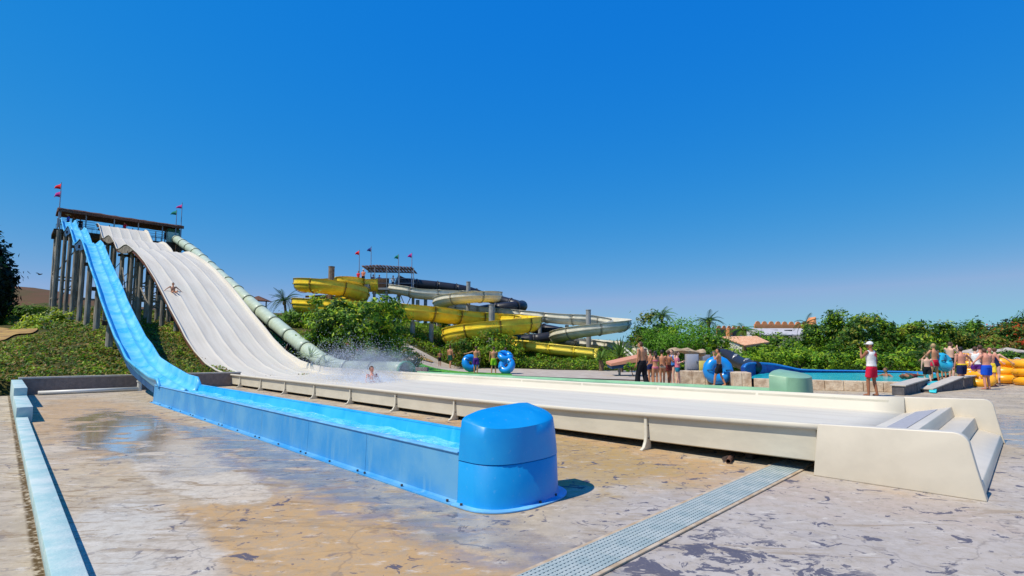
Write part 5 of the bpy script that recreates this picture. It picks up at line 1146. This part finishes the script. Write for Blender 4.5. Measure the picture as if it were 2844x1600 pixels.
# ================================================================== PEOPLE
def loft(mb, p0, p1, right, levels, n=14):
    """levels: (t along p0->p1, rx, ry, forward offset)"""
    ax = (p1 - p0); fw = Vector((0, 0, 0)); d = ax.normalized(); fwd = right.cross(d) * -1; k_ = len(mb.v)
    for t, rx, ry, fo in levels:
        c = p0 + ax * t + fwd * -fo
        for j in range(n): an = 2 * math.pi * j / n; mb.v.append(c + right * (rx * math.cos(an)) + fwd * (ry * math.sin(an)))
    m = len(levels)
    for i in range(m - 1):
        for j in range(n): j2 = (j + 1) % n; mb.f.append((k_ + i * n + j, k_ + i * n + j2, k_ + (i + 1) * n + j2, k_ + (i + 1) * n + j))
    mb.f += [tuple(k_ + j for j in reversed(range(n))), tuple(k_ + (m - 1) * n + j for j in range(n))]
def remesh(mb, vox, extra=None, smooth=2):
    me = mb.me(False); o = bpy.data.objects.new('tmp', me); COL.objects.link(o)
    b = bmesh.new(); b.from_mesh(me); bmesh.ops.recalc_face_normals(b, faces=b.faces); b.to_mesh(me); b.free()
    md = o.modifiers.new('r', 'REMESH'); md.mode = 'VOXEL'; md.voxel_size = vox
    if smooth: sm = o.modifiers.new('s', 'SMOOTH'); sm.iterations = smooth; sm.factor = .5
    dg = bpy.context.evaluated_depsgraph_get(); dg.update(); out = bpy.data.meshes.new_from_object(o.evaluated_get(dg))
    bpy.data.objects.remove(o)
    if extra:
        b = bmesh.new(); b.from_mesh(out); e = extra.me(False); b.from_mesh(e); b.to_mesh(out); b.free()
    return out
ARM = {'down': ((.05, 0, -.28), (.01, .06, -.25)), 'chest': ((.07, .03, -.26), (-.09, .20, .08)), 'hold': ((.10, .06, -.26), (.06, .20, -.10)), 'face': ((.08, .14, -.20), (-.09, .05, .24)), 'hips': ((.19, -.05, -.2), (-.13, .12, -.17)),
       'out': ((.25, .04, -.08), (.22, .08, -.05)), 'up': ((.12, .08, .24), (.02, .06, .24)), 'back': ((.08, -.10, -.26), (-.02, -.02, -.25)), 'wide': ((.22, .02, -.18), (.16, .08, -.18))}
def person(pos, hgt, face, label, sk='tan', hair=(.03, .02, .015), wear=(), arms=('down', 'down'), stride=(.0, .0), spread=.11, lean=0., female=False, seat=None, long_hair=False, build=1.0, group=None, vox=.02, headturn=0, headdown=0., lie=False):
    s_ = hgt / 1.75; t = thing('person', label, 'person', pos, R(face), group); t.scale = (s_, s_, s_)
    V = Vector; up = V((0, 0, 1)); J = {}
    J['pel'] = V((0, 0, .95)); J['neck'] = V((0, lean * .52, 1.47 - abs(lean) * .12))
    sp = (J['neck'] - J['pel']).normalized(); rt = V((1, 0, 0)); wS = .165 if female else .195; wS *= build ** .5
    for i, sx in enumerate((-1, 1)):
        J['hip', i] = V((sx * .09, 0, .90)); J['sh', i] = J['neck'] + rt * sx * wS - sp * .05
        if seat == 'legs':      # sitting, legs forward
            J['kn', i] = V((sx * .11, .42, 1.02)); J['an', i] = V((sx * .12, .82, .93)); J['to', i] = J['an', i] + V((0, .06, .15))
        else:
            st = stride[i]; J['an', i] = V((sx * spread, st, .08 + max(0, -st) * .12)); J['kn', i] = (J['hip', i] + J['an', i]) / 2 + V((0, .03 + abs(st) * .12, 0)); J['to', i] = V((sx * (spread + .03), st + .16, .03 + max(0, -st) * .02))
        e, w_ = ARM[arms[i]]; J['el', i] = J['sh', i] + V((sx * e[0], e[1], e[2])); J['wr', i] = J['el', i] + V((sx * w_[0], w_[1], w_[2]))
    J['head'] = J['neck'] + sp * .17 + V((0, .02 + headdown * .06, -headdown * .03))
    if lie:
        for q in J: J[q] = V((J[q].x, -(J[q].z - .95), .12 + (-.02 + J[q].y) * .9)) ; 
        sp = (J['neck'] - J['pel']).normalized()
    B_ = build
    TL = [(-.18, .12, .09, 0), (-.06, .165, .115, .0), (.06, .158, .108, .0), (.2, .138 if not female else .122, .098, 0), (.38, .142 if not female else .125, .10, -.005), (.6, .165 if not female else .145, .112 if not female else .12, -.01), (.78, .172 if not female else .148, .108, 0), (.9, .13 if not female else .11, .085, .005), (1.0, .062, .062, .005), (1.1, .052, .055, 0)]
    TL = [(a, b * B_, c * B_, d) for a, b, c, d in TL]
    mb = MB(); loft(mb, J['pel'], J['neck'], rt, TL)
    fing = MB()
    for i, sx in enumerate((-1, 1)):
        hp, kn, an, to = J['hip', i], J['kn', i], J['an', i], J['to', i]
        mb.tube([hp, hp.lerp(kn, .5), kn, kn.lerp(an, .35), an], [.088 * B_, .075 * B_, .052, .054, .036], 10); mb.ell(kn, (.05, .05, .05), 8, 6)
        mb.tube([an + V((0, -.03, -.02)) if not lie else an, an.lerp(to, .5), to], [.040, .036, .026], 8)
        sh_, el, wr = J['sh', i], J['el', i], J['wr', i]
        mb.ell(sh_, (.062 * B_, .058 * B_, .06), 8, 6); mb.tube([sh_, sh_.lerp(el, .5), el, el.lerp(wr, .4), wr], [.052 * B_, .046 * B_, .036, .036, .024], 8)
        d = (wr - el).normalized(); pal = wr + d * .06; sd = d.cross(V((0, 1, 0.2))).normalized()
        mb.tube([wr, wr + d * .05, pal + d * .02], [.026, .036, .028], 8)
        for q in range(4):
            b0 = pal + sd * (q - 1.5) * .017; c1_ = d * (.034 + .006 * (q in (1, 2))); cu = V((0, .012, 0)); fing.tube([b0 - d * .01, b0 + c1_ + cu, b0 + c1_ * 2 + cu * 2.5], [.0095, .0085, .006], 5)
        fing.tube([wr + d * .03 + sd * .03 * sx, wr + d * .05 + sd * .058 * sx, wr + d * .085 + sd * .062 * sx], [.011, .010, .007], 5)
    hd = J['head']; M = Matrix.Rotation(R(headturn), 3, 'Z')
    def H(x, y, z): return hd + M @ V((x, y, z)) if not lie else hd + V((x, -z, y))
    mb.ell(hd, (.076, .092, .112) if not lie else (.076, .112, .092), 14, 10); mb.tube([J['neck'] - sp * .02, hd - sp * .05], [.054, .05], 8)
    mb.ell(H(0, .035, -.06), (.05, .055, .05), 8, 6)
    fing.tube([H(0, .088, .02), H(0, .112, -.02), H(0, .09, -.028)], [.010, .015, .010], 6)
    for sx in (-1, 1): fing.ell(H(sx * .078, 0, -.005), (.012, .022, .032), 6, 5)
    body = link('body', remesh(mb, vox, fing), skin(sk), t, True, world=False)
    eyes = MB()
    for sx in (-1, 1): eyes.ell(H(sx * .032, .083, .012), (.014, .010, .008), 6, 4)
    link('eyes', eyes.me(), mat('eye_dark', (.02, .015, .01), .3), body, world=False)
    link('mouth', MB().ell(H(0, .090, -.055), (.026, .008, .007), 8, 4).me(), mat('lips', (.45, .14, .11), .5), body, world=False)
    hm = mat('hair_%d_%d' % (int(hair[0] * 1000), int(hair[1] * 1000)), hair, .6, .4, var=.3, vscale=40)
    hb = MB(); hb.ell(H(0, -.018, .022), (.088, .096, .108), 14, 9)
    if long_hair: hb.tube([H(0, -.06, -.02), H(0, -.10, -.12), H(0, -.10, -.26)], [.075, .075, .04], 8)
    hm_ = hb.me(); b = bmesh.new(); b.from_mesh(hm_)      # trim the fringe off the face
    for v in list(b.verts):
        q = (M.inverted() @ (v.co - hd)) if not lie else V((0, (v.co - hd).z, -(v.co - hd).y))
        if q.y > .035 and q.z < .055: b.verts.remove(v)
    b.to_mesh(hm_); b.free(); link('hair', hm_, hm, t, True, world=False)
    def torso_piece(name, t0, t1, grow, m, flare=0):
        m2 = MB(); lv = [l for l in TL if t0 <= l[0] <= t1]; f = lambda tt, k_: float(np.interp(tt, [l[0] for l in TL], [l[k_] for l in TL]))
        lv = [(t0, f(t0, 1), f(t0, 2), 0)] + [l for l in lv if t0 < l[0] < t1] + [(t1, f(t1, 1), f(t1, 2), 0)]
        n_ = len(lv); loft(m2, J['pel'], J['neck'], rt, [(a, b + grow + flare * (1 - i / (n_ - 1)), c + grow + flare * (1 - i / (n_ - 1)), d) for i, (a, b, c, d) in enumerate(lv)], 18); return m2
    for wv in wear:
        kind, (cn, cc) = wv[0], wv[1]; cm_ = cloth(cn, cc)
        if kind in ('shorts', 'trunks', 'trousers'):
            L1 = {'trunks': .32, 'shorts': .62, 'trousers': 1.0}[kind]; m2 = torso_piece('x', -.18, .16, .014, cm_)
            for i in range(2):
                hp, kn, an = J['hip', i], J['kn', i], J['an', i]
                if kind == 'trousers': m2.tube([hp, hp.lerp(kn, .5), kn, kn.lerp(an, .8)], [.112 * B_, .105 * B_, .095, .105], 12)
                else: m2.tube([hp, hp.lerp(kn, L1 * .6), hp.lerp(kn, L1 * 1.15)], [.104 * B_, .104 * B_, .104 * B_], 12)
            link('shorts' if kind != 'trousers' else 'trousers', remesh(m2, .018, None, 1), cm_, t, True, world=False)
        elif kind == 'brief': link('swim_brief', remesh(torso_piece('x', -.17, .06, .010, cm_), .016, None, 1), cm_, t, True, world=False)
        elif kind == 'bra': link('swim_top', remesh(torso_piece('x', .56, .68, .010, cm_), .014, None, 1), cm_, t, True, world=False)
        elif kind == 'band': link('waistband', torso_piece('x', .06, .17, .02, cm_).me(), cm_, t, True, world=False)
        elif kind in ('top', 'shirt', 'vest'):
            m2 = torso_piece('x', .02, .93, .014 if kind != 'vest' else .04, cm_, .012)
            for i in range(2):
                sh_, el = J['sh', i], J['el', i]
                if kind == 'shirt': m2.tube([sh_, sh_.lerp(el, .55)], [.07 * B_, .068 * B_], 10)
                m2.ell(sh_.lerp(J['neck'], .35), (.05, .055, .05), 8, 6)
            link({'top': 'tank_top', 'shirt': 'shirt', 'vest': 'life_vest'}[kind], remesh(m2, .018, None, 1), cm_, t, True, world=False)
        elif kind == 'swimsuit': link('swimsuit', remesh(torso_piece('x', -.17, .72, .011, cm_), .016, None, 1), cm_, t, True, world=False)
        elif kind == 'skirt':
            m2 = MB(); loft(m2, J['pel'] - up * .42, J['pel'] + up * .06, rt, [(0, .22, .20, 0), (1, .16 * B_, .12 * B_, 0)], 18); link('skirt', m2.me(), cm_, t, True, world=False)
        elif kind == 'cap':
            m2 = MB().ell(H(0, -.004, .055), (.094, .104, .08), 14, 8); m2.ell(H(0, .10, .045), (.075, .085, .012), 12, 5); link('cap', m2.me(), cm_, t, True, world=False)
        elif kind == 'hat': m2 = MB().ell(H(0, 0, .06), (.10, .11, .10), 12, 8); m2.ell(H(0, 0, .05), (.27, .27, .03), 16, 5); link('sun_hat', m2.me(), cm_, t, True, world=False)
    return t, J
def gd(y): return F * CAMZ / (y - HOR)
BLK = ('black', (.012, .012, .016)); NAVY = ('navy', (.012, .02, .08)); RED = ('crimson', (.62, .015, .05)); WHT = ('white', (.78, .76, .74)); ROY = ('royal_blue', (.01, .08, .55)); LIM = ('lime', (.32, .55, .02)); PUR = ('purple', (.10, .02, .22)); PNK = ('pink', (.62, .18, .24))
YEL = ('yellow', (.85, .62, .04)); TEAL = ('teal', (.01, .16, .25)); ORG = ('orange', (.85, .28, .03)); BLU = ('sky_blue', (.05, .22, .55)); DGN = ('dark_green', (.01, .08, .05))
blond = (.42, .28, .12); brn = (.08, .04, .02)
# lifeguard
lg, J = person(at_px(2418, 17.2, 0), 1.80, 22, 'lifeguard in white cap, white tank top and red shorts standing behind the white slide', 'brown', (.03, .02, .015), [('shorts', RED), ('top', WHT), ('cap', WHT)], ('face', 'down'), (.06, -.05), .12, vox=.014, headturn=60)
for (x, z, w_, h_, c_) in ((.02, 1.36, .035, .07, RED), (.055, 1.32, .03, .09, RED), (-.02, 1.33, .03, .05, RED), (.07, 1.16, .06, .03, NAVY), (.035, 1.28, .05, .025, RED)):
    m2 = MB().box((x, -.142, z), (w_, .010, h_)); link('back_print', m2.me(), cloth(*c_), lg, world=False)
person(at_px(1783, 21.0, 0), 1.90, 35, 'tall bare-chested man in long black trousers looking down, left of the queue', 'tan', brn, [('trousers', BLK)], ('down', 'down'), (.16, -.12), .12, headdown=.9, headturn=25, vox=.015)
person(at_px(1819, 22.0, 0), 1.50, 10, 'girl in pink bikini standing next to the tall man in black trousers', 'tan', (.02, .012, .01), [('brief', PNK), ('bra', PNK)], ('hold', 'down'), (.04, -.03), .07, female=True, long_hair=True, vox=.016)
person(at_px(1838, 22.3, 0), 1.54, -15, 'person with dark hair and cream swimwear in the middle of the queue', 'tan', (.02, .015, .012), [('brief', ('cream', (.62, .48, .32)))], ('hold', 'hold'), (.0, .05), .07, female=True, vox=.016)
person(at_px(1856, 22.6, 0), 1.52, -60, 'boy in dark red trunks behind the cream-clad bather in the queue', 'brown', brn, [('trunks', ('maroon', (.16, .03, .03)))], ('down', 'chest'), (.05, -.05), .08, vox=.017)
person(at_px(1806, 23.6, 0), 1.55, 10, 'bather half hidden between the tall man and the queue of girls', 'tan', brn, [('trunks', NAVY)], ('down', 'down'), (.0, 0.), .08, vox=.02)
person(at_px(1866, 23.3, 0), 1.56, 120, 'girl in blue top facing left at the back of the queue', 'pale', brn, [('top', BLU), ('brief', NAVY)], ('chest', 'hold'), (.0, .05), .07, female=True, vox=.018)
person(at_px(1880, 21.8, 0), 1.48, -110, 'child in pink top and blue shorts at the right end of the queue', 'pale', (.06, .03, .02), [('shirt', PNK), ('trunks', TEAL)], ('chest', 'chest'), (.08, -.06), .09, vox=.016)
person(at_px(1996, 21.9, 0), 1.62, 58, 'man in black shorts walking left in front of the huge blue ring', 'tan', (.02, .015, .012), [('shorts', BLK)], ('face', 'face'), (.22, -.22), .10, vox=.015, headturn=20, headdown=.4)
person(at_px(1322, 33.2, 0), 1.80, 0, 'bare-backed man in purple trunks carrying the lone blue ring', 'tan', brn, [('shorts', PUR)], ('out', 'down'), (.03, -.04), .09, vox=.02)
person(at_px(1371, 33.0, 0), 1.76, 0, 'bare-backed man in lime green shorts beside the two blue rings', 'tan', brn, [('shorts', LIM)], ('down', 'hold'), (.0, .03), .13, vox=.02)
person(at_px(1404, 33.8, 0), 1.72, 5, 'man mostly hidden behind the two blue rings, one held up', 'red', brn, [('shorts', NAVY)], ('wide', 'wide'), (.04, 0.), .1, vox=.02)
pz = at_px(1250, 40.5, 0); pz.z = max(0, tz(pz)) + .05
person(pz, 1.76, -25, 'man in dark green shorts walking with a child on the path', 'tan', brn, [('shorts', DGN)], ('down', 'down'), (.16, -.14), .09, vox=.025)
pz = at_px(1222, 40.5, 0); pz.z = max(0, tz(pz)) + .05
person(pz, 1.22, 10, 'small child in black trunks left of the man in dark green shorts', 'brown', brn, [('shorts', BLK)], ('down', 'hold'), (.03, -.03), .1, vox=.025)
# right group
person(at_px(2593, 22.0, .15), 1.66, 12, 'bare-backed boy in red and dark trunks at the pool exit', 'tan', blond, [('trunks', RED)], ('wide', 'down'), (.05, -.05), .13, vox=.018)
person(at_px(2572, 21.0, .12), 1.28, -25, 'pale child in black shorts stepping out of the pool exit, leftmost of the group', 'pale', (.25, .13, .06), [('shorts', BLK)], ('down', 'hold'), (.16, -.14), .1, vox=.018, lean=-.1)
person(at_px(2617, 23.6, .2), 1.15, -30, 'small child in orange life vest behind the boy in red trunks', 'tan', brn, [('vest', ORG), ('trunks', NAVY)], ('out', 'down'), (.0, .0), .1, vox=.02, lean=.35)
person(at_px(2638, 23.2, .2), 1.72, -75, 'man in black shorts with hands at his face, holding the light blue ring', 'pale', brn, [('shorts', BLK)], ('face', 'face'), (.05, -.05), .1, vox=.018, headdown=.8)
person(at_px(2668, 21.0, 0), 1.66, 0, 'man in navy shorts with yellow waistband seen from behind', 'red', (.02, .015, .012), [('shorts', NAVY), ('band', YEL)], ('down', 'wide'), (-.03, .12), .11, build=1.1, vox=.016)
person(at_px(2708, 22.4, 0), 1.68, -35, 'woman in white top left of the big man in blue shorts', 'pale', brn, [('top', WHT), ('trunks', PUR)], ('down', 'down'), (.14, -.1), .1, female=True, vox=.018)
person(at_px(2722, 23.2, 0), 1.76, -10, 'man standing right behind the big man in blue shorts, head above his', 'red', brn, [('shorts', ('wine', (.10, .02, .06)))], ('wide', 'down'), (0, .05), .1, vox=.018)
person(at_px(2736, 20.2, 0), 1.62, 8, 'broad man in bright blue board shorts seen from behind', 'red', brn, [('shorts', ROY)], ('wide', 'hold'), (-.02, .05), .14, build=1.25, vox=.015, headdown=.8)
person(at_px(2748, 22.2, 0), 1.66, 150, 'man with raised head just right of the broad man in blue shorts', 'red', brn, [('shorts', YEL)], ('hold', 'down'), (0, 0), .1, vox=.018)
person(at_px(2762, 22.8, 0), 1.64, -50, 'woman in navy swimsuit stepping away, rightmost of the group', 'pale', (.12, .06, .03), [('swimsuit', NAVY)], ('down', 'wide'), (.14, -.10), .09, female=True, vox=.018)
person(at_px(2525, 21.5, .37), 1.62, -62, 'sunbather lying on the pool edge behind the low stone wall', 'brown', brn, [('trunks', ('maroon', (.16, .03, .03)))], ('down', 'up'), lie=True, vox=.02)
person(at_px(2457, 23.5, -.95), 1.7, 90, 'swimmer with head and shoulders above the pool water', 'brown', brn, [('trunks', NAVY)], ('out', 'out'), vox=.022)
# on the slides
person(W(39.6, 7.85, w_rim(39.6) - 1.12), 1.5, -135, 'person sliding down the white lanes with arms held out', 'tan', brn, [('trunks', ('maroon', (.16, .03, .03)))], ('wide', 'wide'), seat='legs', lean=-.12, vox=.025)
person(W(16.6, 9.5, .42 - 1.10), 1.66, -130, 'rider with head and shoulders in the spray at the foot of the white slide', 'red', brn, [('trunks', NAVY)], ('hold', 'hold'), seat='legs', lean=-.2, vox=.02)
def deckp(t, off, z, h, face, lab, **kw): return person(TW(t, off, z), h, face, lab, **kw)
deckp(.07, .3, TZ, 1.72, 150, 'person in straw hat and blue shirt at the top of the blue slide', sk='brown', wear=[('shirt', ROY), ('shorts', BLK), ('hat', ('straw', (.50, .30, .10)))], arms=('hold', 'down'), vox=.03)
deckp(.115, .8, TZ, 1.66, 170, 'person in dark green shirt second in line at the blue slide top', sk='brown', wear=[('shirt', DGN), ('shorts', NAVY)], arms=('down', 'down'), vox=.03)
deckp(.165, 1.1, TZ, 1.6, 190, 'person in black third in line at the blue slide top', sk='brown', wear=[('shirt', BLK), ('shorts', BLK)], arms=('down', 'hold'), vox=.03)
deckp(.51, .3, TZ, 1.74, 160, 'attendant in red shirt standing above the white lanes', sk='brown', wear=[('shirt', RED), ('shorts', BLK)], arms=('hips', 'hips'), spread=.16, vox=.03)
deckp(.86, .2, TZ - .2, 1.6, 120, 'dark clad person beside the green start box', sk='brown', wear=[('shirt', BLK), ('shorts', BLK)], arms=('down', 'hold'), vox=.03)
for px, d, h, c_, lb in ((990, 56.2, 1.5, RED, 'person in red seen over the yellow flume rim, leftmost on the far platform'), (1004, 56.5, 1.75, ('salmon', (.6, .22, .14)), 'person in pale cap beside the red pennant pole on the far platform'), (1032, 58.5, 1.7, NAVY, 'person in navy at the left railing of the far platform'), (1049, 58.8, 1.7, BLU, 'person in light blue at the middle of the far platform'), (1088, 59.3, 1.7, WHT, 'person in white at the start of the ivory flume')):
    person(at_px(px, d, zd + (.25 if px < 1020 else 0)), h, 160, lb, 'red', brn, [('shirt', c_), ('shorts', BLK)] + ([('cap', WHT)] if px == 1004 else []), ('hold', 'down'), vox=.035)
# ================================================================== SPRAY
M_drop = mat('spray_white', (.85, .88, .9), .25, .5); rs = np.random.RandomState(4)
ico = [(0, 0, 1), (.9, 0, .3), (-.2, .9, .3), (-.8, -.4, .3), (.2, -.9, -.3), (0, 0, -1)]
def spray(name, label, blobs, n, s0, s1):
    P3 = []; 
    for (c, sg, w_) in blobs:
        k_ = int(n * w_); P3.append(np.array(c) + rs.normal(size=(k_, 3)) * np.array(sg))
    P3 = np.concatenate(P3); sz = rs.uniform(s0, s1, len(P3)); tet = np.array([(1, 1, 1), (-1, -1, 1), (-1, 1, -1), (1, -1, -1)]) * .6
    vs = (P3[:, None, :] + tet[None] * sz[:, None, None]).reshape(-1, 3); i4 = np.arange(len(P3))[:, None, None] * 4
    fs = (i4 + np.array([(0, 1, 2), (0, 3, 1), (0, 2, 3), (1, 3, 2)])[None]).reshape(-1, 3)
    return tag(link(name, mesh(vs.tolist(), fs.tolist()), M_drop), label, 'spray', kind='stuff')
wr = W(17.8, 9.2, .6)
spray('water_spray', 'white spray thrown up around the rider at the foot of the white slide', [(W(16.5, 9.4, .48), (.45, .5, .10), .25), (W(18.2, 9.8, .6), (.8, .9, .2), .3), (W(19.6, 10.6, .9), (1.2, 1.1, .40), .3), (W(21.8, 11.3, 1.25), (1.2, 1.2, .45), .2)], 16000, .005, .016)
M_mist, _t, _b = newmat('mist'); _t.nodes.remove(_b); k = NB(M_mist); pv = _t.nodes.new('ShaderNodeVolumePrincipled'); pv.inputs['Color'].default_value = (.95, .97, 1, 1)
X = k.xyz(k.tc.outputs['Generated']); dx = [k.m('MULTIPLY', k.m('SUBTRACT', X[i], .5), 2) for i in range(3)]
r2 = k.m('SQRT', k.m('ADD', k.m('ADD', k.m('MULTIPLY', dx[0], dx[0]), k.m('MULTIPLY', dx[1], dx[1])), k.m('MULTIPLY', dx[2], dx[2])))
k.link(k.m('MULTIPLY', k.m('MULTIPLY', k.rng(r2, .2, 1, 1, 0), k.rng(k.noise(1.6, 5, .65), .38, .66)), 1.0), pv.inputs['Density']); pv.inputs['Anisotropy'].default_value = .3
_t.links.new(pv.outputs[0], _t.nodes['Material Output'].inputs['Volume'])
for c, r_, lb in ((W(18.6, 10.2, .95), (2.7, 2.1, .85), 'fine mist hanging over the rider at the foot of the white slide'),):
    o = link('water_mist', MB().ell((0, 0, 0), r_, 20, 12).me(), M_mist); o.location = c; tag(o, lb, 'mist', kind='stuff')
